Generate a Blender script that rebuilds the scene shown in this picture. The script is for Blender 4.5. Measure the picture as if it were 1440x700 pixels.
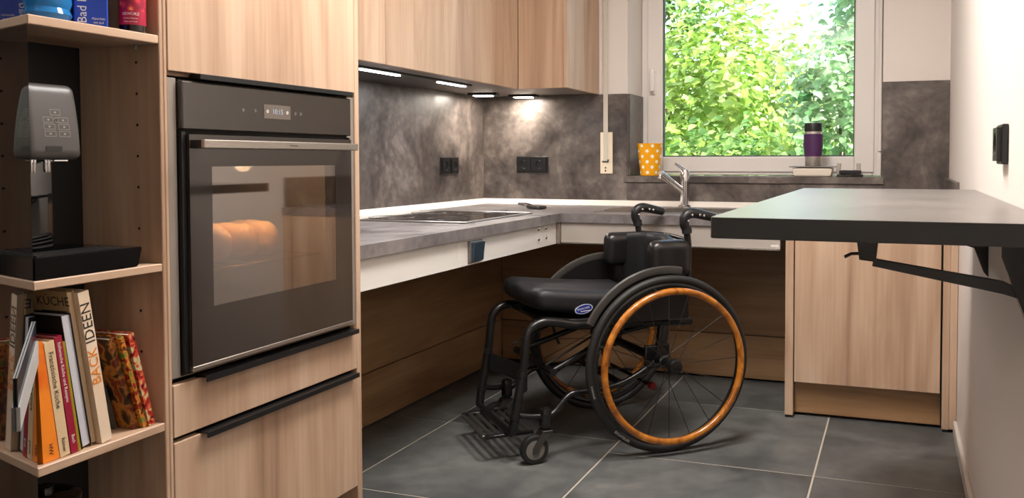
import bpy, bmesh, math, random
from mathutils import Vector, Matrix
random.seed(7)
for _o in list(bpy.data.objects): bpy.data.objects.remove(_o, do_unlink=True)
SC = bpy.context.scene
COL = SC.collection
PI = math.pi
R = math.radians

# ------------------------------------------------------------------ camera
FPX, PX, PY = 1223.83, 830.96, 265.96
YAW, PITCH, ROLL, CAMH = R(19.4357), R(1.9728), R(-0.0574), 1.0331
F = Vector((-math.sin(YAW)*math.cos(PITCH), math.cos(YAW)*math.cos(PITCH), -math.sin(PITCH)))
RT = Vector((math.cos(YAW), math.sin(YAW), 0)); UP = RT.cross(F)
RT2 = RT*math.cos(ROLL) + UP*math.sin(ROLL); UP2 = RT2.cross(F)
cd = bpy.data.cameras.new('camera'); cam = bpy.data.objects.new('camera', cd); COL.objects.link(cam)
cd.sensor_fit = 'HORIZONTAL'; cd.sensor_width = 36.0; cd.lens = FPX/1440*36.0
cd.shift_x = (720-PX)/1440; cd.shift_y = -(350-PY)/1440; cd.clip_start = .02
M3 = Matrix((RT2, UP2, -F)).transposed()
cam.matrix_world = Matrix.Translation((0, 0, CAMH)) @ M3.to_4x4()
SC.camera = cam

# ------------------------------------------------------------------ world, sun, exposure
w = bpy.data.worlds.new('sky'); SC.world = w; w.use_nodes = True
nt = w.node_tree; nt.nodes.clear()
sky = nt.nodes.new('ShaderNodeTexSky'); sky.sky_type = 'NISHITA'; sky.sun_disc = False
sky.sun_elevation = R(52); sky.sun_rotation = R(110); sky.air_density = 1.2; sky.dust_density = 2.0
bg = nt.nodes.new('ShaderNodeBackground'); bg.inputs['Strength'].default_value = 0.8
wo = nt.nodes.new('ShaderNodeOutputWorld')
nt.links.new(sky.outputs[0], bg.inputs[0]); nt.links.new(bg.outputs[0], wo.inputs[0])
sd = bpy.data.lights.new('sun', 'SUN'); sd.energy = 9.0; sd.angle = R(1.2); sd.color = (1, .95, .85)
sun = bpy.data.objects.new('sun', sd); COL.objects.link(sun)
_d = Vector((-.55, .42, -.95))            # light travels away from the house, down onto the garden
sun.rotation_euler = _d.to_track_quat('-Z', 'Y').to_euler(); sun.location = (3, -3, 8)
vs = SC.view_settings
vs.view_transform = 'Standard'; vs.look = 'None'; vs.gamma = 1.0; vs.use_curve_mapping = False
vs.exposure = 0.0
LAMP_W = 70.0

# ------------------------------------------------------------------ helpers
def link(o, parent=None):
    COL.objects.link(o)
    if parent is not None: o.parent = parent
    return o
WM = {}
def wmat(o):
    m = Matrix.Identity(4)
    while o is not None:
        m = WM[o.name] @ m; o = o.parent
    return m
def thing(name, label, cat, loc=(0, 0, 0), rotz=0.0, group=None, kind=None):
    o = bpy.data.objects.new(name, None); o.empty_display_size = .05; link(o)
    o.location = loc; o.rotation_euler = (0, 0, rotz)
    WM[o.name] = Matrix.Translation(loc) @ Matrix.Rotation(rotz, 4, 'Z')
    tag(o, label, cat, group, kind); return o
def tag(o, label=None, cat=None, group=None, kind=None):
    if label: o['label'] = label
    if cat: o['category'] = cat
    if group: o['group'] = group
    if kind: o['kind'] = kind
    return o
def obj(name, bm, m, parent=None, local=False, smooth=False, label=None, cat=None, group=None, kind=None):
    """bm in world coords (or in the top-level parent's coords when local=True)"""
    if parent is not None:
        if local:
            root = parent
            while root.parent is not None: root = root.parent
            T = wmat(parent).inverted() @ WM[root.name]
        else:
            T = wmat(parent).inverted()
        bm.transform(T)
    bm.verts.ensure_lookup_table()
    xs = [v.co.x for v in bm.verts]; ys = [v.co.y for v in bm.verts]; zs = [v.co.z for v in bm.verts]
    org = Vector(((min(xs)+max(xs))/2, (min(ys)+max(ys))/2, min(zs)))
    for v in bm.verts: v.co -= org
    if smooth:
        for f in bm.faces: f.smooth = True
    bmesh.ops.recalc_face_normals(bm, faces=bm.faces[:])
    me = bpy.data.meshes.new(name); bm.to_mesh(me); bm.free()
    if m: 
        for mm in (m if isinstance(m, (list, tuple)) else [m]): me.materials.append(mm)
    o = bpy.data.objects.new(name, me); link(o, parent); o.location = org
    WM[o.name] = Matrix.Translation(org)
    if smooth:
        try: me.set_sharp_from_angle(angle=R(38))
        except Exception: pass
    tag(o, label, cat, group, kind)
    return o
def NB(): return bmesh.new()
def box(bm, x0, x1, y0, y1, z0, z1, bev=0.0, seg=1, M=None):
    c = bmesh.ops.create_cube(bm, size=1.0)['verts']
    for v in c:
        v.co = Vector((x0+(v.co.x+.5)*(x1-x0), y0+(v.co.y+.5)*(y1-y0), z0+(v.co.z+.5)*(z1-z0)))
    if bev > 0:
        es = list({e for v in c for e in v.link_edges})
        r = bmesh.ops.bevel(bm, geom=es, offset=bev, segments=seg, profile=.5, affect='EDGES')
        c = list({v for f in r['faces'] for v in f.verts} | {v for v in c if v.is_valid})
    if M is not None:
        for v in c: v.co = M @ v.co
    return c
def bx(name, b, m, parent=None, bev=.0015, seg=1, local=False, **k):
    bm = NB(); box(bm, *b, bev=bev, seg=seg); return obj(name, bm, m, parent, local, **k)
def frame_of(t):
    t = t.normalized(); a = Vector((0, 0, 1)) if abs(t.z) < .9 else Vector((1, 0, 0))
    u = t.cross(a).normalized(); return u, t.cross(u).normalized()
def smooth_path(P, n=6, closed=False):
    P = [Vector(p) for p in P]; out = []; L = len(P)
    rng = range(L if closed else L-1)
    for i in rng:
        p0 = P[(i-1) % L] if closed or i > 0 else P[0]; p1 = P[i]; p2 = P[(i+1) % L]
        p3 = P[(i+2) % L] if closed or i+2 < L else P[-1]
        for k in range(n):
            t = k/n
            out.append(.5*((2*p1)+(-p0+p2)*t+(2*p0-5*p1+4*p2-p3)*t*t+(-p0+3*p1-3*p2+p3)*t**3))
    if not closed: out.append(P[-1])
    return out
def tube(bm, P, r, seg=10, closed=False, cap=True, flat=None):
    """sweep a circle (or an ellipse r x flat) along P; r may be a list"""
    P = [Vector(p) for p in P]; n = len(P); rings = []
    u = None
    for i in range(n):
        if closed: t = P[(i+1) % n]-P[(i-1) % n]
        else: t = P[min(i+1, n-1)]-P[max(i-1, 0)]
        t.normalize()
        if u is None: u, v = frame_of(t)
        else:
            u = (u-t*u.dot(t)); u.normalize(); v = t.cross(u).normalized()
        rr = r[i] if isinstance(r, (list, tuple)) else r
        r2 = rr if flat is None else flat
        rings.append([bm.verts.new(P[i]+u*math.cos(2*PI*k/seg)*rr+v*math.sin(2*PI*k/seg)*r2) for k in range(seg)])
    m = n if closed else n-1
    for i in range(m):
        a, b = rings[i], rings[(i+1) % n]
        for k in range(seg): bm.faces.new((a[k], a[(k+1) % seg], b[(k+1) % seg], b[k]))
    if cap and not closed:
        bm.faces.new(rings[0][::-1]); bm.faces.new(rings[-1])
def cyl(bm, p, q, r, seg=16, r2=None):
    tube(bm, [p, q], [r, r if r2 is None else r2], seg)
def lathe(bm, prof, c, seg=28, axis='Z', M=None):
    rings = []
    for r, z in prof:
        ring = []
        for k in range(seg):
            a = 2*PI*k/seg; p = Vector((r*math.cos(a), r*math.sin(a), z))
            if axis == 'Y': p = Vector((p.x, p.z, p.y))
            if axis == 'X': p = Vector((p.z, p.x, p.y))
            if M is not None: p = M @ p
            ring.append(bm.verts.new(p+Vector(c)))
        rings.append(ring)
    for a, b in zip(rings, rings[1:]):
        for k in range(seg): bm.faces.new((a[k], a[(k+1) % seg], b[(k+1) % seg], b[k]))
    bm.faces.new(rings[0]); bm.faces.new(rings[-1][::-1])
def rbox(bm, c, h, r, cuts=10, fn=None):
    """rounded box with evenly divided sides, deformed by fn"""
    t = bmesh.new(); bmesh.ops.create_cube(t, size=2.0)
    bmesh.ops.subdivide_edges(t, edges=t.edges[:], cuts=cuts, use_grid_fill=True)
    mp = {}
    h = Vector(h); c = Vector(c)
    for v in t.verts:
        q = Vector((v.co.x*h.x, v.co.y*h.y, v.co.z*h.z))
        i = Vector([max(-(h[k]-r), min(h[k]-r, q[k])) for k in range(3)]); d = q-i
        if d.length > 1e-9: q = i+d.normalized()*r
        if fn: q = fn(q)
        mp[v] = bm.verts.new(q+c)
    for f in t.faces: bm.faces.new([mp[v] for v in f.verts])
    t.free()
def prism(bm, poly, ax, a, b):
    """extrude a 2-D polygon; ax = axis of extrusion"""
    def P(u, v, w):
        return {'X': (w, u, v), 'Y': (u, w, v), 'Z': (u, v, w)}[ax]
    A = [bm.verts.new(P(u, v, a)) for u, v in poly]; B = [bm.verts.new(P(u, v, b)) for u, v in poly]
    n = len(poly)
    bm.faces.new(A); bm.faces.new(B[::-1])
    for i in range(n): bm.faces.new((A[i], A[(i+1) % n], B[(i+1) % n], B[i]))
def text_bm(body, size, M, extrude=.0004, bend=None, align='CENTER'):
    cu = bpy.data.curves.new('t', 'FONT'); cu.body = body; cu.size = size; cu.extrude = extrude
    cu.align_x = align; cu.align_y = 'CENTER'; cu.resolution_u = 2
    o = bpy.data.objects.new('t', cu); COL.objects.link(o)
    bpy.context.view_layer.update()
    dg = bpy.context.evaluated_depsgraph_get(); me = bpy.data.meshes.new_from_object(o.evaluated_get(dg))
    bm = NB(); bm.from_mesh(me)
    bpy.data.objects.remove(o); bpy.data.curves.remove(cu); bpy.data.meshes.remove(me)
    if bend:
        for v in bm.verts: v.co = bend(v.co)
    bm.transform(M); return bm
def basis(o, x, y):
    x = Vector(x).normalized(); y = Vector(y).normalized(); z = x.cross(y)
    m = Matrix((x, y, z)).transposed().to_4x4(); m.translation = Vector(o); return m
def copy_tree(o, parent=None):
    c = o.copy(); link(c, parent); WM[c.name] = WM[o.name].copy()
    for ch in list(o.children): copy_tree(ch, c)
    return c

# ------------------------------------------------------------------ materials
def srgb(r, g, b):
    f = lambda c: (c/255/12.92) if c/255 <= .04045 else ((c/255+.055)/1.055)**2.4
    return (f(r), f(g), f(b), 1)
def mat(name, col, rough=.5, metal=0.0, ior=1.5, **k):
    m = bpy.data.materials.new(name); m.use_nodes = True; p = m.node_tree.nodes['Principled BSDF']
    p.inputs['Base Color'].default_value = col; p.inputs['Roughness'].default_value = rough
    p.inputs['Metallic'].default_value = metal; p.inputs['IOR'].default_value = ior
    for a, b in k.items(): p.inputs[a.replace('_', ' ')].default_value = b
    return m
def nodes(m): return m.node_tree.nodes, m.node_tree.links, m.node_tree.nodes['Principled BSDF']
def ramp(N, stops):
    r = N.new('ShaderNodeValToRGB'); e = r.color_ramp.elements
    while len(e) < len(stops): e.new(.5)
    for q, (p, c) in zip(e, stops): q.position = p; q.color = c
    return r
def coords(N, L, scale, spread=9.0):
    tc = N.new('ShaderNodeTexCoord'); oi = N.new('ShaderNodeObjectInfo')
    mu = N.new('ShaderNodeVectorMath'); mu.operation = 'MULTIPLY'; mu.inputs[1].default_value = (spread, spread*.7, spread*1.3)
    cb = N.new('ShaderNodeCombineXYZ')
    for i in range(3): L.new(oi.outputs['Random'], cb.inputs[i])
    L.new(cb.outputs[0], mu.inputs[0])
    ad = N.new('ShaderNodeVectorMath'); ad.operation = 'ADD'
    L.new(tc.outputs['Object'], ad.inputs[0]); L.new(mu.outputs[0], ad.inputs[1])
    mp = N.new('ShaderNodeMapping'); mp.inputs['Scale'].default_value = scale
    L.new(ad.outputs[0], mp.inputs['Vector']); return mp
def wood(name, axis, light=1.0, stops=None):
    m = mat(name, (1, 1, 1, 1), .42); N, L, p = nodes(m)
    s = [6.5, 6.5, 6.5]; s['XYZ'.index(axis)] = .8
    mp = coords(N, L, s)
    n1 = N.new('ShaderNodeTexNoise'); n1.inputs['Scale'].default_value = 1.0; n1.inputs['Detail'].default_value = 5; n1.inputs['Distortion'].default_value = 1.6
    s2 = [90.0, 90.0, 90.0]; s2['XYZ'.index(axis)] = 2.2
    mp2 = coords(N, L, s2)
    n2 = N.new('ShaderNodeTexNoise'); n2.inputs['Scale'].default_value = 1.0; n2.inputs['Detail'].default_value = 3
    L.new(mp.outputs[0], n1.inputs['Vector']); L.new(mp2.outputs[0], n2.inputs['Vector'])
    mx = N.new('ShaderNodeMath'); mx.operation = 'MULTIPLY_ADD'; mx.inputs[1].default_value = .30
    L.new(n2.outputs[0], mx.inputs[0]); 
    sc = N.new('ShaderNodeMath'); sc.operation = 'MULTIPLY'; sc.inputs[1].default_value = .85
    L.new(n1.outputs[0], sc.inputs[0]); L.new(sc.outputs[0], mx.inputs[2])
    def c(r, g, b):
        q = srgb(r, g, b); return (q[0]*light, q[1]*light, q[2]*light, 1)
    rp = ramp(N, [(p_, c(*q_)) for p_, q_ in stops] if stops else [(.26, c(140, 108, 86)), (.42, c(172, 140, 115)), (.58, c(188, 157, 131)), (.76, c(203, 175, 150))])
    L.new(mx.outputs[0], rp.inputs[0]); L.new(rp.outputs[0], p.inputs['Base Color'])
    bp = N.new('ShaderNodeBump'); bp.inputs['Strength'].default_value = .08; bp.inputs['Distance'].default_value = .002
    L.new(n2.outputs[0], bp.inputs['Height']); L.new(bp.outputs[0], p.inputs['Normal'])
    return m
def stone(name, stops, rough=(.35, .6), scale=3.2, bump=.05, spread=0.0):
    m = mat(name, (1, 1, 1, 1), .4); N, L, p = nodes(m)
    mp = coords(N, L, (1, 1, 1), spread)
    a = N.new('ShaderNodeTexNoise'); a.inputs['Scale'].default_value = scale; a.inputs['Detail'].default_value = 9; a.inputs['Roughness'].default_value = .62; a.inputs['Distortion'].default_value = .7
    b = N.new('ShaderNodeTexNoise'); b.inputs['Scale'].default_value = scale*7; b.inputs['Detail'].default_value = 6
    L.new(mp.outputs[0], a.inputs['Vector']); L.new(mp.outputs[0], b.inputs['Vector'])
    mx = N.new('ShaderNodeMath'); mx.operation = 'MULTIPLY_ADD'; mx.inputs[1].default_value = .25
    s2 = N.new('ShaderNodeMath'); s2.operation = 'MULTIPLY'; s2.inputs[1].default_value = .80
    L.new(a.outputs[0], s2.inputs[0]); L.new(b.outputs[0], mx.inputs[0]); L.new(s2.outputs[0], mx.inputs[2])
    rp = ramp(N, stops); L.new(mx.outputs[0], rp.inputs[0]); L.new(rp.outputs[0], p.inputs['Base Color'])
    mr = N.new('ShaderNodeMapRange'); mr.inputs[3].default_value = rough[0]; mr.inputs[4].default_value = rough[1]
    mr.inputs[1].default_value = .35; mr.inputs[2].default_value = .65
    L.new(a.outputs[0], mr.inputs[0]); L.new(mr.outputs[0], p.inputs['Roughness'])
    bp = N.new('ShaderNodeBump'); bp.inputs['Strength'].default_value = bump; bp.inputs['Distance'].default_value = .003
    L.new(b.outputs[0], bp.inputs['Height']); L.new(bp.outputs[0], p.inputs['Normal'])
    return m
def plaster(name, col):
    m = mat(name, col, .85); N, L, p = nodes(m)
    tc = N.new('ShaderNodeTexCoord'); n = N.new('ShaderNodeTexNoise'); n.inputs['Scale'].default_value = 60; n.inputs['Detail'].default_value = 4
    L.new(tc.outputs['Object'], n.inputs['Vector'])
    bp = N.new('ShaderNodeBump'); bp.inputs['Strength'].default_value = .06; bp.inputs['Distance'].default_value = .004
    L.new(n.outputs[0], bp.inputs['Height']); L.new(bp.outputs[0], p.inputs['Normal']); return m
def brushed(name, col, rough=.3, axis='Y'):
    m = mat(name, col, rough, 1.0); N, L, p = nodes(m)
    s = [160.0]*3; s['XYZ'.index(axis)] = 2.0
    mp = coords(N, L, s); n = N.new('ShaderNodeTexNoise'); n.inputs['Scale'].default_value = 1
    L.new(mp.outputs[0], n.inputs['Vector'])
    mr = N.new('ShaderNodeMapRange'); mr.inputs[3].default_value = rough*.9; mr.inputs[4].default_value = rough*1.1
    L.new(n.outputs[0], mr.inputs[0]); L.new(mr.outputs[0], p.inputs['Roughness']); return m
def emis(name, col, s):
    m = bpy.data.materials.new(name); m.use_nodes = True; N = m.node_tree.nodes; L = m.node_tree.links; N.clear()
    e = N.new('ShaderNodeEmission'); e.inputs[0].default_value = col; e.inputs[1].default_value = s
    o = N.new('ShaderNodeOutputMaterial'); L.new(e.outputs[0], o.inputs[0]); return m
def pane_glass(name, tint, refl=None, ior=1.5):
    """thin sheet glass: transparent tint + fresnel reflection (or a constant coating)"""
    m = bpy.data.materials.new(name); m.use_nodes = True; N = m.node_tree.nodes; L = m.node_tree.links; N.clear()
    t = N.new('ShaderNodeBsdfTransparent'); t.inputs[0].default_value = tint
    g = N.new('ShaderNodeBsdfGlossy'); g.inputs['Roughness'].default_value = .015 if refl is None else .03; g.inputs[0].default_value = (1, 1, 1, 1)
    mx = N.new('ShaderNodeMixShader'); o = N.new('ShaderNodeOutputMaterial')
    if refl is None:
        fr = N.new('ShaderNodeFresnel'); fr.inputs[0].default_value = ior; L.new(fr.outputs[0], mx.inputs[0])
    else: mx.inputs[0].default_value = refl
    L.new(t.outputs[0], mx.inputs[1]); L.new(g.outputs[0], mx.inputs[2]); L.new(mx.outputs[0], o.inputs[0]); return m

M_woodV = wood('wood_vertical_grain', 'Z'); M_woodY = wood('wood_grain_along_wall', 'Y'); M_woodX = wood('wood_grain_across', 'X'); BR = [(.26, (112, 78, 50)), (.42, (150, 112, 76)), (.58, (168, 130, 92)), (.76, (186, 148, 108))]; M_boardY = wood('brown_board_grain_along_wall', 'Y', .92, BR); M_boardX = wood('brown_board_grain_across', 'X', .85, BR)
G = lambda v: srgb(v, v*.97, v*.94)
M_splash = stone('dark_stone_laminate', [(.32, srgb(48, 43, 42)), (.44, srgb(72, 65, 62)), (.55, srgb(97, 88, 83)), (.70, srgb(136, 125, 117))], (.28, .46), 4.2, .02)
M_top = stone('grey_stone_worktop', [(.28, srgb(80, 75, 76)), (.46, srgb(108, 102, 102)), (.60, srgb(132, 125, 123)), (.76, srgb(160, 152, 148))], (.26, .40), 5.0, .02)
M_tab = stone('dark_table_laminate', [(.28, srgb(100, 96, 93)), (.5, srgb(116, 111, 107)), (.76, srgb(132, 126, 121))], (.30, .33), 4.0, .0)
M_tabedge = mat('black_table_edge', srgb(20, 19, 18), .6)
M_tile = stone('dark_slate_tile', [(.28, srgb(58, 60, 61)), (.46, srgb(82, 84, 84)), (.60, srgb(102, 103, 101)), (.76, srgb(126, 126, 122))], (.38, .6), 2.6, .08, 7.0)
M_grout = mat('pale_grout', srgb(190, 180, 165), .9)
M_wall = plaster('warm_white_wall', srgb(228, 219, 212)); M_ceil = plaster('white_ceiling', srgb(240, 238, 234))
M_pvc = mat('white_window_plastic', srgb(236, 230, 224), .32)
M_black = mat('black_plastic', srgb(22, 22, 23), .38); M_blackm = mat('black_metal', srgb(20, 20, 21), .34, .0)
M_matt = mat('matt_black', srgb(18, 18, 18), .65)
M_gloss = mat('black_gloss_lacquer', srgb(8, 8, 9), .03, 0, 1.9)
M_steel = brushed('brushed_steel', srgb(186, 178, 170), .36, 'Y'); M_satin = mat('satin_grey_strip', srgb(150, 141, 132), .42, .35); M_steelX = brushed('brushed_steel_across', srgb(196, 192, 186), .26, 'X')
M_chrome = mat('chrome', srgb(220, 220, 222), .08, 1.0)
M_alu = mat('satin_aluminium', srgb(188, 180, 171), .42, .3)
M_white = mat('white_laminate', srgb(228, 223, 216), .35)
M_dark = mat('dark_void', srgb(14, 13, 12), .8)
M_hob = mat('hob_glass', srgb(14, 13, 14), .06, 0, 1.6)
M_glassdark = mat('oven_brown_black_glass', srgb(48, 42, 37), .06, 0, 1.75)
M_pane = pane_glass('window_glass', (.97, .99, .98, 1))
M_ovenwin = pane_glass('oven_window_glass', (.62, .54, .46, 1), .30)
M_text = mat('white_print', srgb(225, 222, 215), .5); M_textdark = mat('dark_print', srgb(40, 38, 36), .5)

# ------------------------------------------------------------------ room shell
XL, YB, XR = -2.113, 4.2445, .218          # splashback faces and right wall
XW, YW = XL-.012, YB+.012                  # wall faces behind the splashbacks
YR, ZC = -2.6, 2.50
YO = 4.60                                  # outer face of the window wall
WX0, WX1, WZ0, WZ1 = -1.304, -.07, .915, 2.15
bx('floor', (XW-.1, XR+.1, YR-.1, YO, -.06, -.0016), M_grout, kind='structure', bev=0)
FLOOR = bpy.data.objects['floor']
def tiles():
    s = .705; g = .0032; xs = [-.25+s*k for k in range(-3, 2)]
    proto = {}
    for i, x0 in enumerate(xs):
        x1 = x0+s; a0, a1 = max(x0+g, XW+.001), min(x1-g, XR-.001)
        if a1-a0 < .01: continue
        off = 2.31 if x1 < -.9 else 2.885
        k0 = math.floor((YR-off)/s)
        for k in range(k0, 12):
            y0 = off+s*k; b0, b1 = max(y0+g, YR+.001), min(y0+s-g, YB+.01)
            if b1-b0 < .01: continue
            key = (round(a1-a0, 4), round(b1-b0, 4))
            if key not in proto:
                bm = NB(); box(bm, a0, a1, b0, b1, -.0016, 0.0, bev=.0006)
                proto[key] = obj('floor_tile', bm, M_tile, FLOOR)
            else:
                o = bpy.data.objects.new('floor_tile', proto[key].data); link(o, FLOOR)
                o.location = Vector(((a0+a1)/2, (b0+b1)/2, -.0016))-FLOOR.location; WM[o.name] = Matrix.Translation(o.location)
tiles()
bx('ceiling', (XW-.1, XR+.1, YR-.1, YO, ZC, ZC+.1), M_ceil, kind='structure', bev=0)
bx('wall_left', (XW-.1, XW, YR-.1, YO, 0, ZC), M_wall, kind='structure', bev=0)
bx('wall_right', (XR, XR+.1, YR-.1, YO, 0, ZC), M_wall, kind='structure', bev=0)
bx('wall_rear', (XW, XR, YR-.1, YR, 0, ZC), M_wall, kind='structure', bev=0)
bm = NB()
box(bm, XW, WX0, YW, YO, 0, ZC); box(bm, WX1, XR, YW, YO, 0, ZC)
box(bm, WX0, WX1, YW, YO, 0, WZ0); box(bm, WX0, WX1, YW, YO, WZ1, ZC)
obj('wall_back', bm, M_wall, kind='structure')
bx('baseboard_right', (XR-.014, XR, YR, 3.50, 0, .052), mat('white_baseboard', srgb(214, 206, 198), .45), kind='structure', bev=.003)

# window (deep niche, white plastic frame, one sash)
def window():
    root = thing('window_1', 'white plastic window with one pane above the sink, garden outside', 'window', ((WX0+WX1)/2, 4.5, .948), kind='structure')
    del root['category']
    y0, y1 = 4.50, 4.57
    bm = NB()
    for b in [(WX0+.002, -1.262, y0+.012, y1, .950, WZ1-.002), (-.118, WX1-.002, y0+.012, y1, .950, WZ1-.002), (-1.262, -.118, y0+.012, y1, .950, .975), (-1.262, -.118, y0+.012, y1, WZ1-.05, WZ1-.002)]:
        box(bm, *b, bev=.004)
    obj('window_frame', bm, M_pvc, root)
    bm = NB()
    X0, X1, Z0, Z1 = -1.184, -.206, 1.046, 2.03
    for b in [(-1.268, X0, y0, y1-.015, .966, 2.11), (X1, -.112, y0, y1-.015, .966, 2.11), (X0, X1, y0, y1-.015, .966, Z0), (X0, X1, y0, y1-.015, Z1, 2.11)]:
        box(bm, *b, bev=.006, seg=2)
    sash = obj('window_sash', bm, M_pvc, root)
    bm = NB(); g = .006
    for b in [(X0-.001, X0+g, y0+.012, y0+.035, Z0, Z1), (X1-g, X1+.001, y0+.012, y0+.035, Z0, Z1), (X0, X1, y0+.012, y0+.035, Z0-.001, Z0+g), (X0, X1, y0+.012, y0+.035, Z1-g, Z1+.001)]: box(bm, *b)
    obj('glazing_gasket', bm, mat('grey_gasket', srgb(70, 84, 84), .6), sash)
    bx('window_pane', (X0-.004, X1+.004, y0+.022, y0+.028, Z0-.004, Z1+.004), M_pane, sash, bev=0)
    h = NB(); box(h, -1.243, -1.219, y0-.012, y0, 1.375, 1.515, bev=.004, seg=2)
    hp = obj('window_handle', h, M_pvc, sash)
    h = NB(); cyl(h, (-1.231, y0-.012, 1.495), (-1.231, y0-.042, 1.495), .009); box(h, -1.242, -1.219, y0-.05, y0-.034, 1.39, 1.51, bev=.006, seg=2)
    obj('lever', h, M_pvc, hp)
    # sill board
    bx('window_sill', (-1.317, -.061, YB-.012, y0+.012, .916, .948), M_splash, root, bev=.002)
    # roller blind strap guide beside the sash
    bm = NB(); box(bm, -.094, -.078, y0-.03, y0+.012, 1.07, WZ1-.01, bev=.003); box(bm, -.102, -.078, y0-.04, y0+.012, .95, 1.065, bev=.004)
    obj('blind_guide', bm, M_pvc, root)
window()

# splashbacks and cover strips (fixed to the walls)
def panel(b, label, m=M_splash, name='splashback', bev=.001):
    return bx(name, b, m, label=label, cat='splashback', bev=bev)
panel((XW+.0008, XL, 1.96, YB, .80, 1.366), 'dark stone-look splashback on the left wall behind the hob')
panel((XL, -1.304, YB, YW, .80, 1.366), 'dark stone-look splashback with double socket left of the window')
panel((-1.304, -.07, YB, YW, .80, .9155), 'low dark stone-look splashback strip below the window sill')
panel((-.07, XR, YB, YW, .80, 1.388), 'tall dark stone-look splashback right of the window')
panel((-1.304, -1.29, YW, 4.498, .950, 1.366), 'dark stone-look lining of the left window reveal behind the spotted cup')
bx('splashback', (XR-.018, XR, 3.53, YB, .80, .945), M_splash, label='short dark upstand on the right wall behind the table', cat='splashback', bev=.001)
# pale sealing strip along the worktop's wall edge
bm = NB(); prof = [(0, 0), (.045, 0), (.030, .012), (.010, .025), (0, .025)]
prism(bm, [(XL+u, .798+v) for u, v in prof], 'Y', 1.96, YB-.002)
prism(bm, [(YB-u, .798+v) for u, v in prof], 'X', XL+.002, XR-.018)
obj('sealing_strip', bm, mat('white_strip', srgb(238, 230, 220), .3), label='pale sealing strip running along the wall edge of the worktop', cat='strip')

# ------------------------------------------------------------------ ceiling lamps (the room's light) and an added uplighter
def ceiling_lamp(x, y, r, power, label):
    t = thing('ceiling_lamp', label, 'lamp', (x, y, ZC-.07), group=None)
    bm = NB(); lathe(bm, [(r, ZC-.002), (r, ZC-.05), (r-.015, ZC-.055), (r-.015, ZC-.002)], (x, y, 0), 40); obj('lamp_housing', bm, M_alu, t, smooth=True)
    bm = NB(); lathe(bm, [(r-.016, ZC-.04), (r-.02, ZC-.062), (r*.6, ZC-.07), (.01, ZC-.073)], (x, y, 0), 40); obj('diffuser', bm, emis('lamp_diffuser', (1, .95, .88, 1), 2.2), t, smooth=True)
    ld = bpy.data.lights.new('lamp_light', 'AREA'); ld.shape = 'DISK'; ld.size = 2*r; ld.energy = power; ld.color = (1, .945, .90)
    lo = bpy.data.objects.new('lamp_light', ld); link(lo, t); lo.location = (0, 0, -.006); WM[lo.name] = Matrix.Identity(4)
    return t
ceiling_lamp(-.52, 2.35, .30, LAMP_W*.55, 'round ceiling lamp over the middle of the kitchen')
ceiling_lamp(-.85, 1.65, .30, LAMP_W*.42, 'round ceiling lamp in front of the oven tower')

def fill_uplighter(x, y, z, power):  # unseen lamp added behind the camera to brighten the lower room
    t = thing('fill_uplighter', 'black uplighter added out of view behind the camera as fill light', 'lamp', (x, y, 0))
    bm = NB(); lathe(bm, [(.14, 0.0005), (.14, .012), (.02, .022)], (x, y, 0), 28); obj('fill_lamp_base', bm, M_blackm, t, smooth=True)
    bm = NB(); cyl(bm, (x, y, .02), (x, y, z-.10), .011, 12); obj('fill_lamp_pole', bm, M_blackm, t, smooth=True)
    bm = NB(); lathe(bm, [(.02, z-.10), (.10, z-.07), (.16, z), (.156, z), (.096, z-.062), (.01, z-.085)], (x, y, 0), 32); obj('fill_lamp_bowl', bm, M_blackm, t, smooth=True)
    ld = bpy.data.lights.new('fill_light', 'AREA'); ld.shape = 'DISK'; ld.size = .18; ld.energy = power; ld.color = (1, .95, .90)
    lo = bpy.data.objects.new('fill_light', ld); link(lo, t); WM[lo.name] = Matrix.Identity(4); lo.location = (0, 0, z-.05); lo.rotation_euler = (PI, 0, 0)
fill_uplighter(-1.1, -1.5, 1.8, 58)

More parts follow.
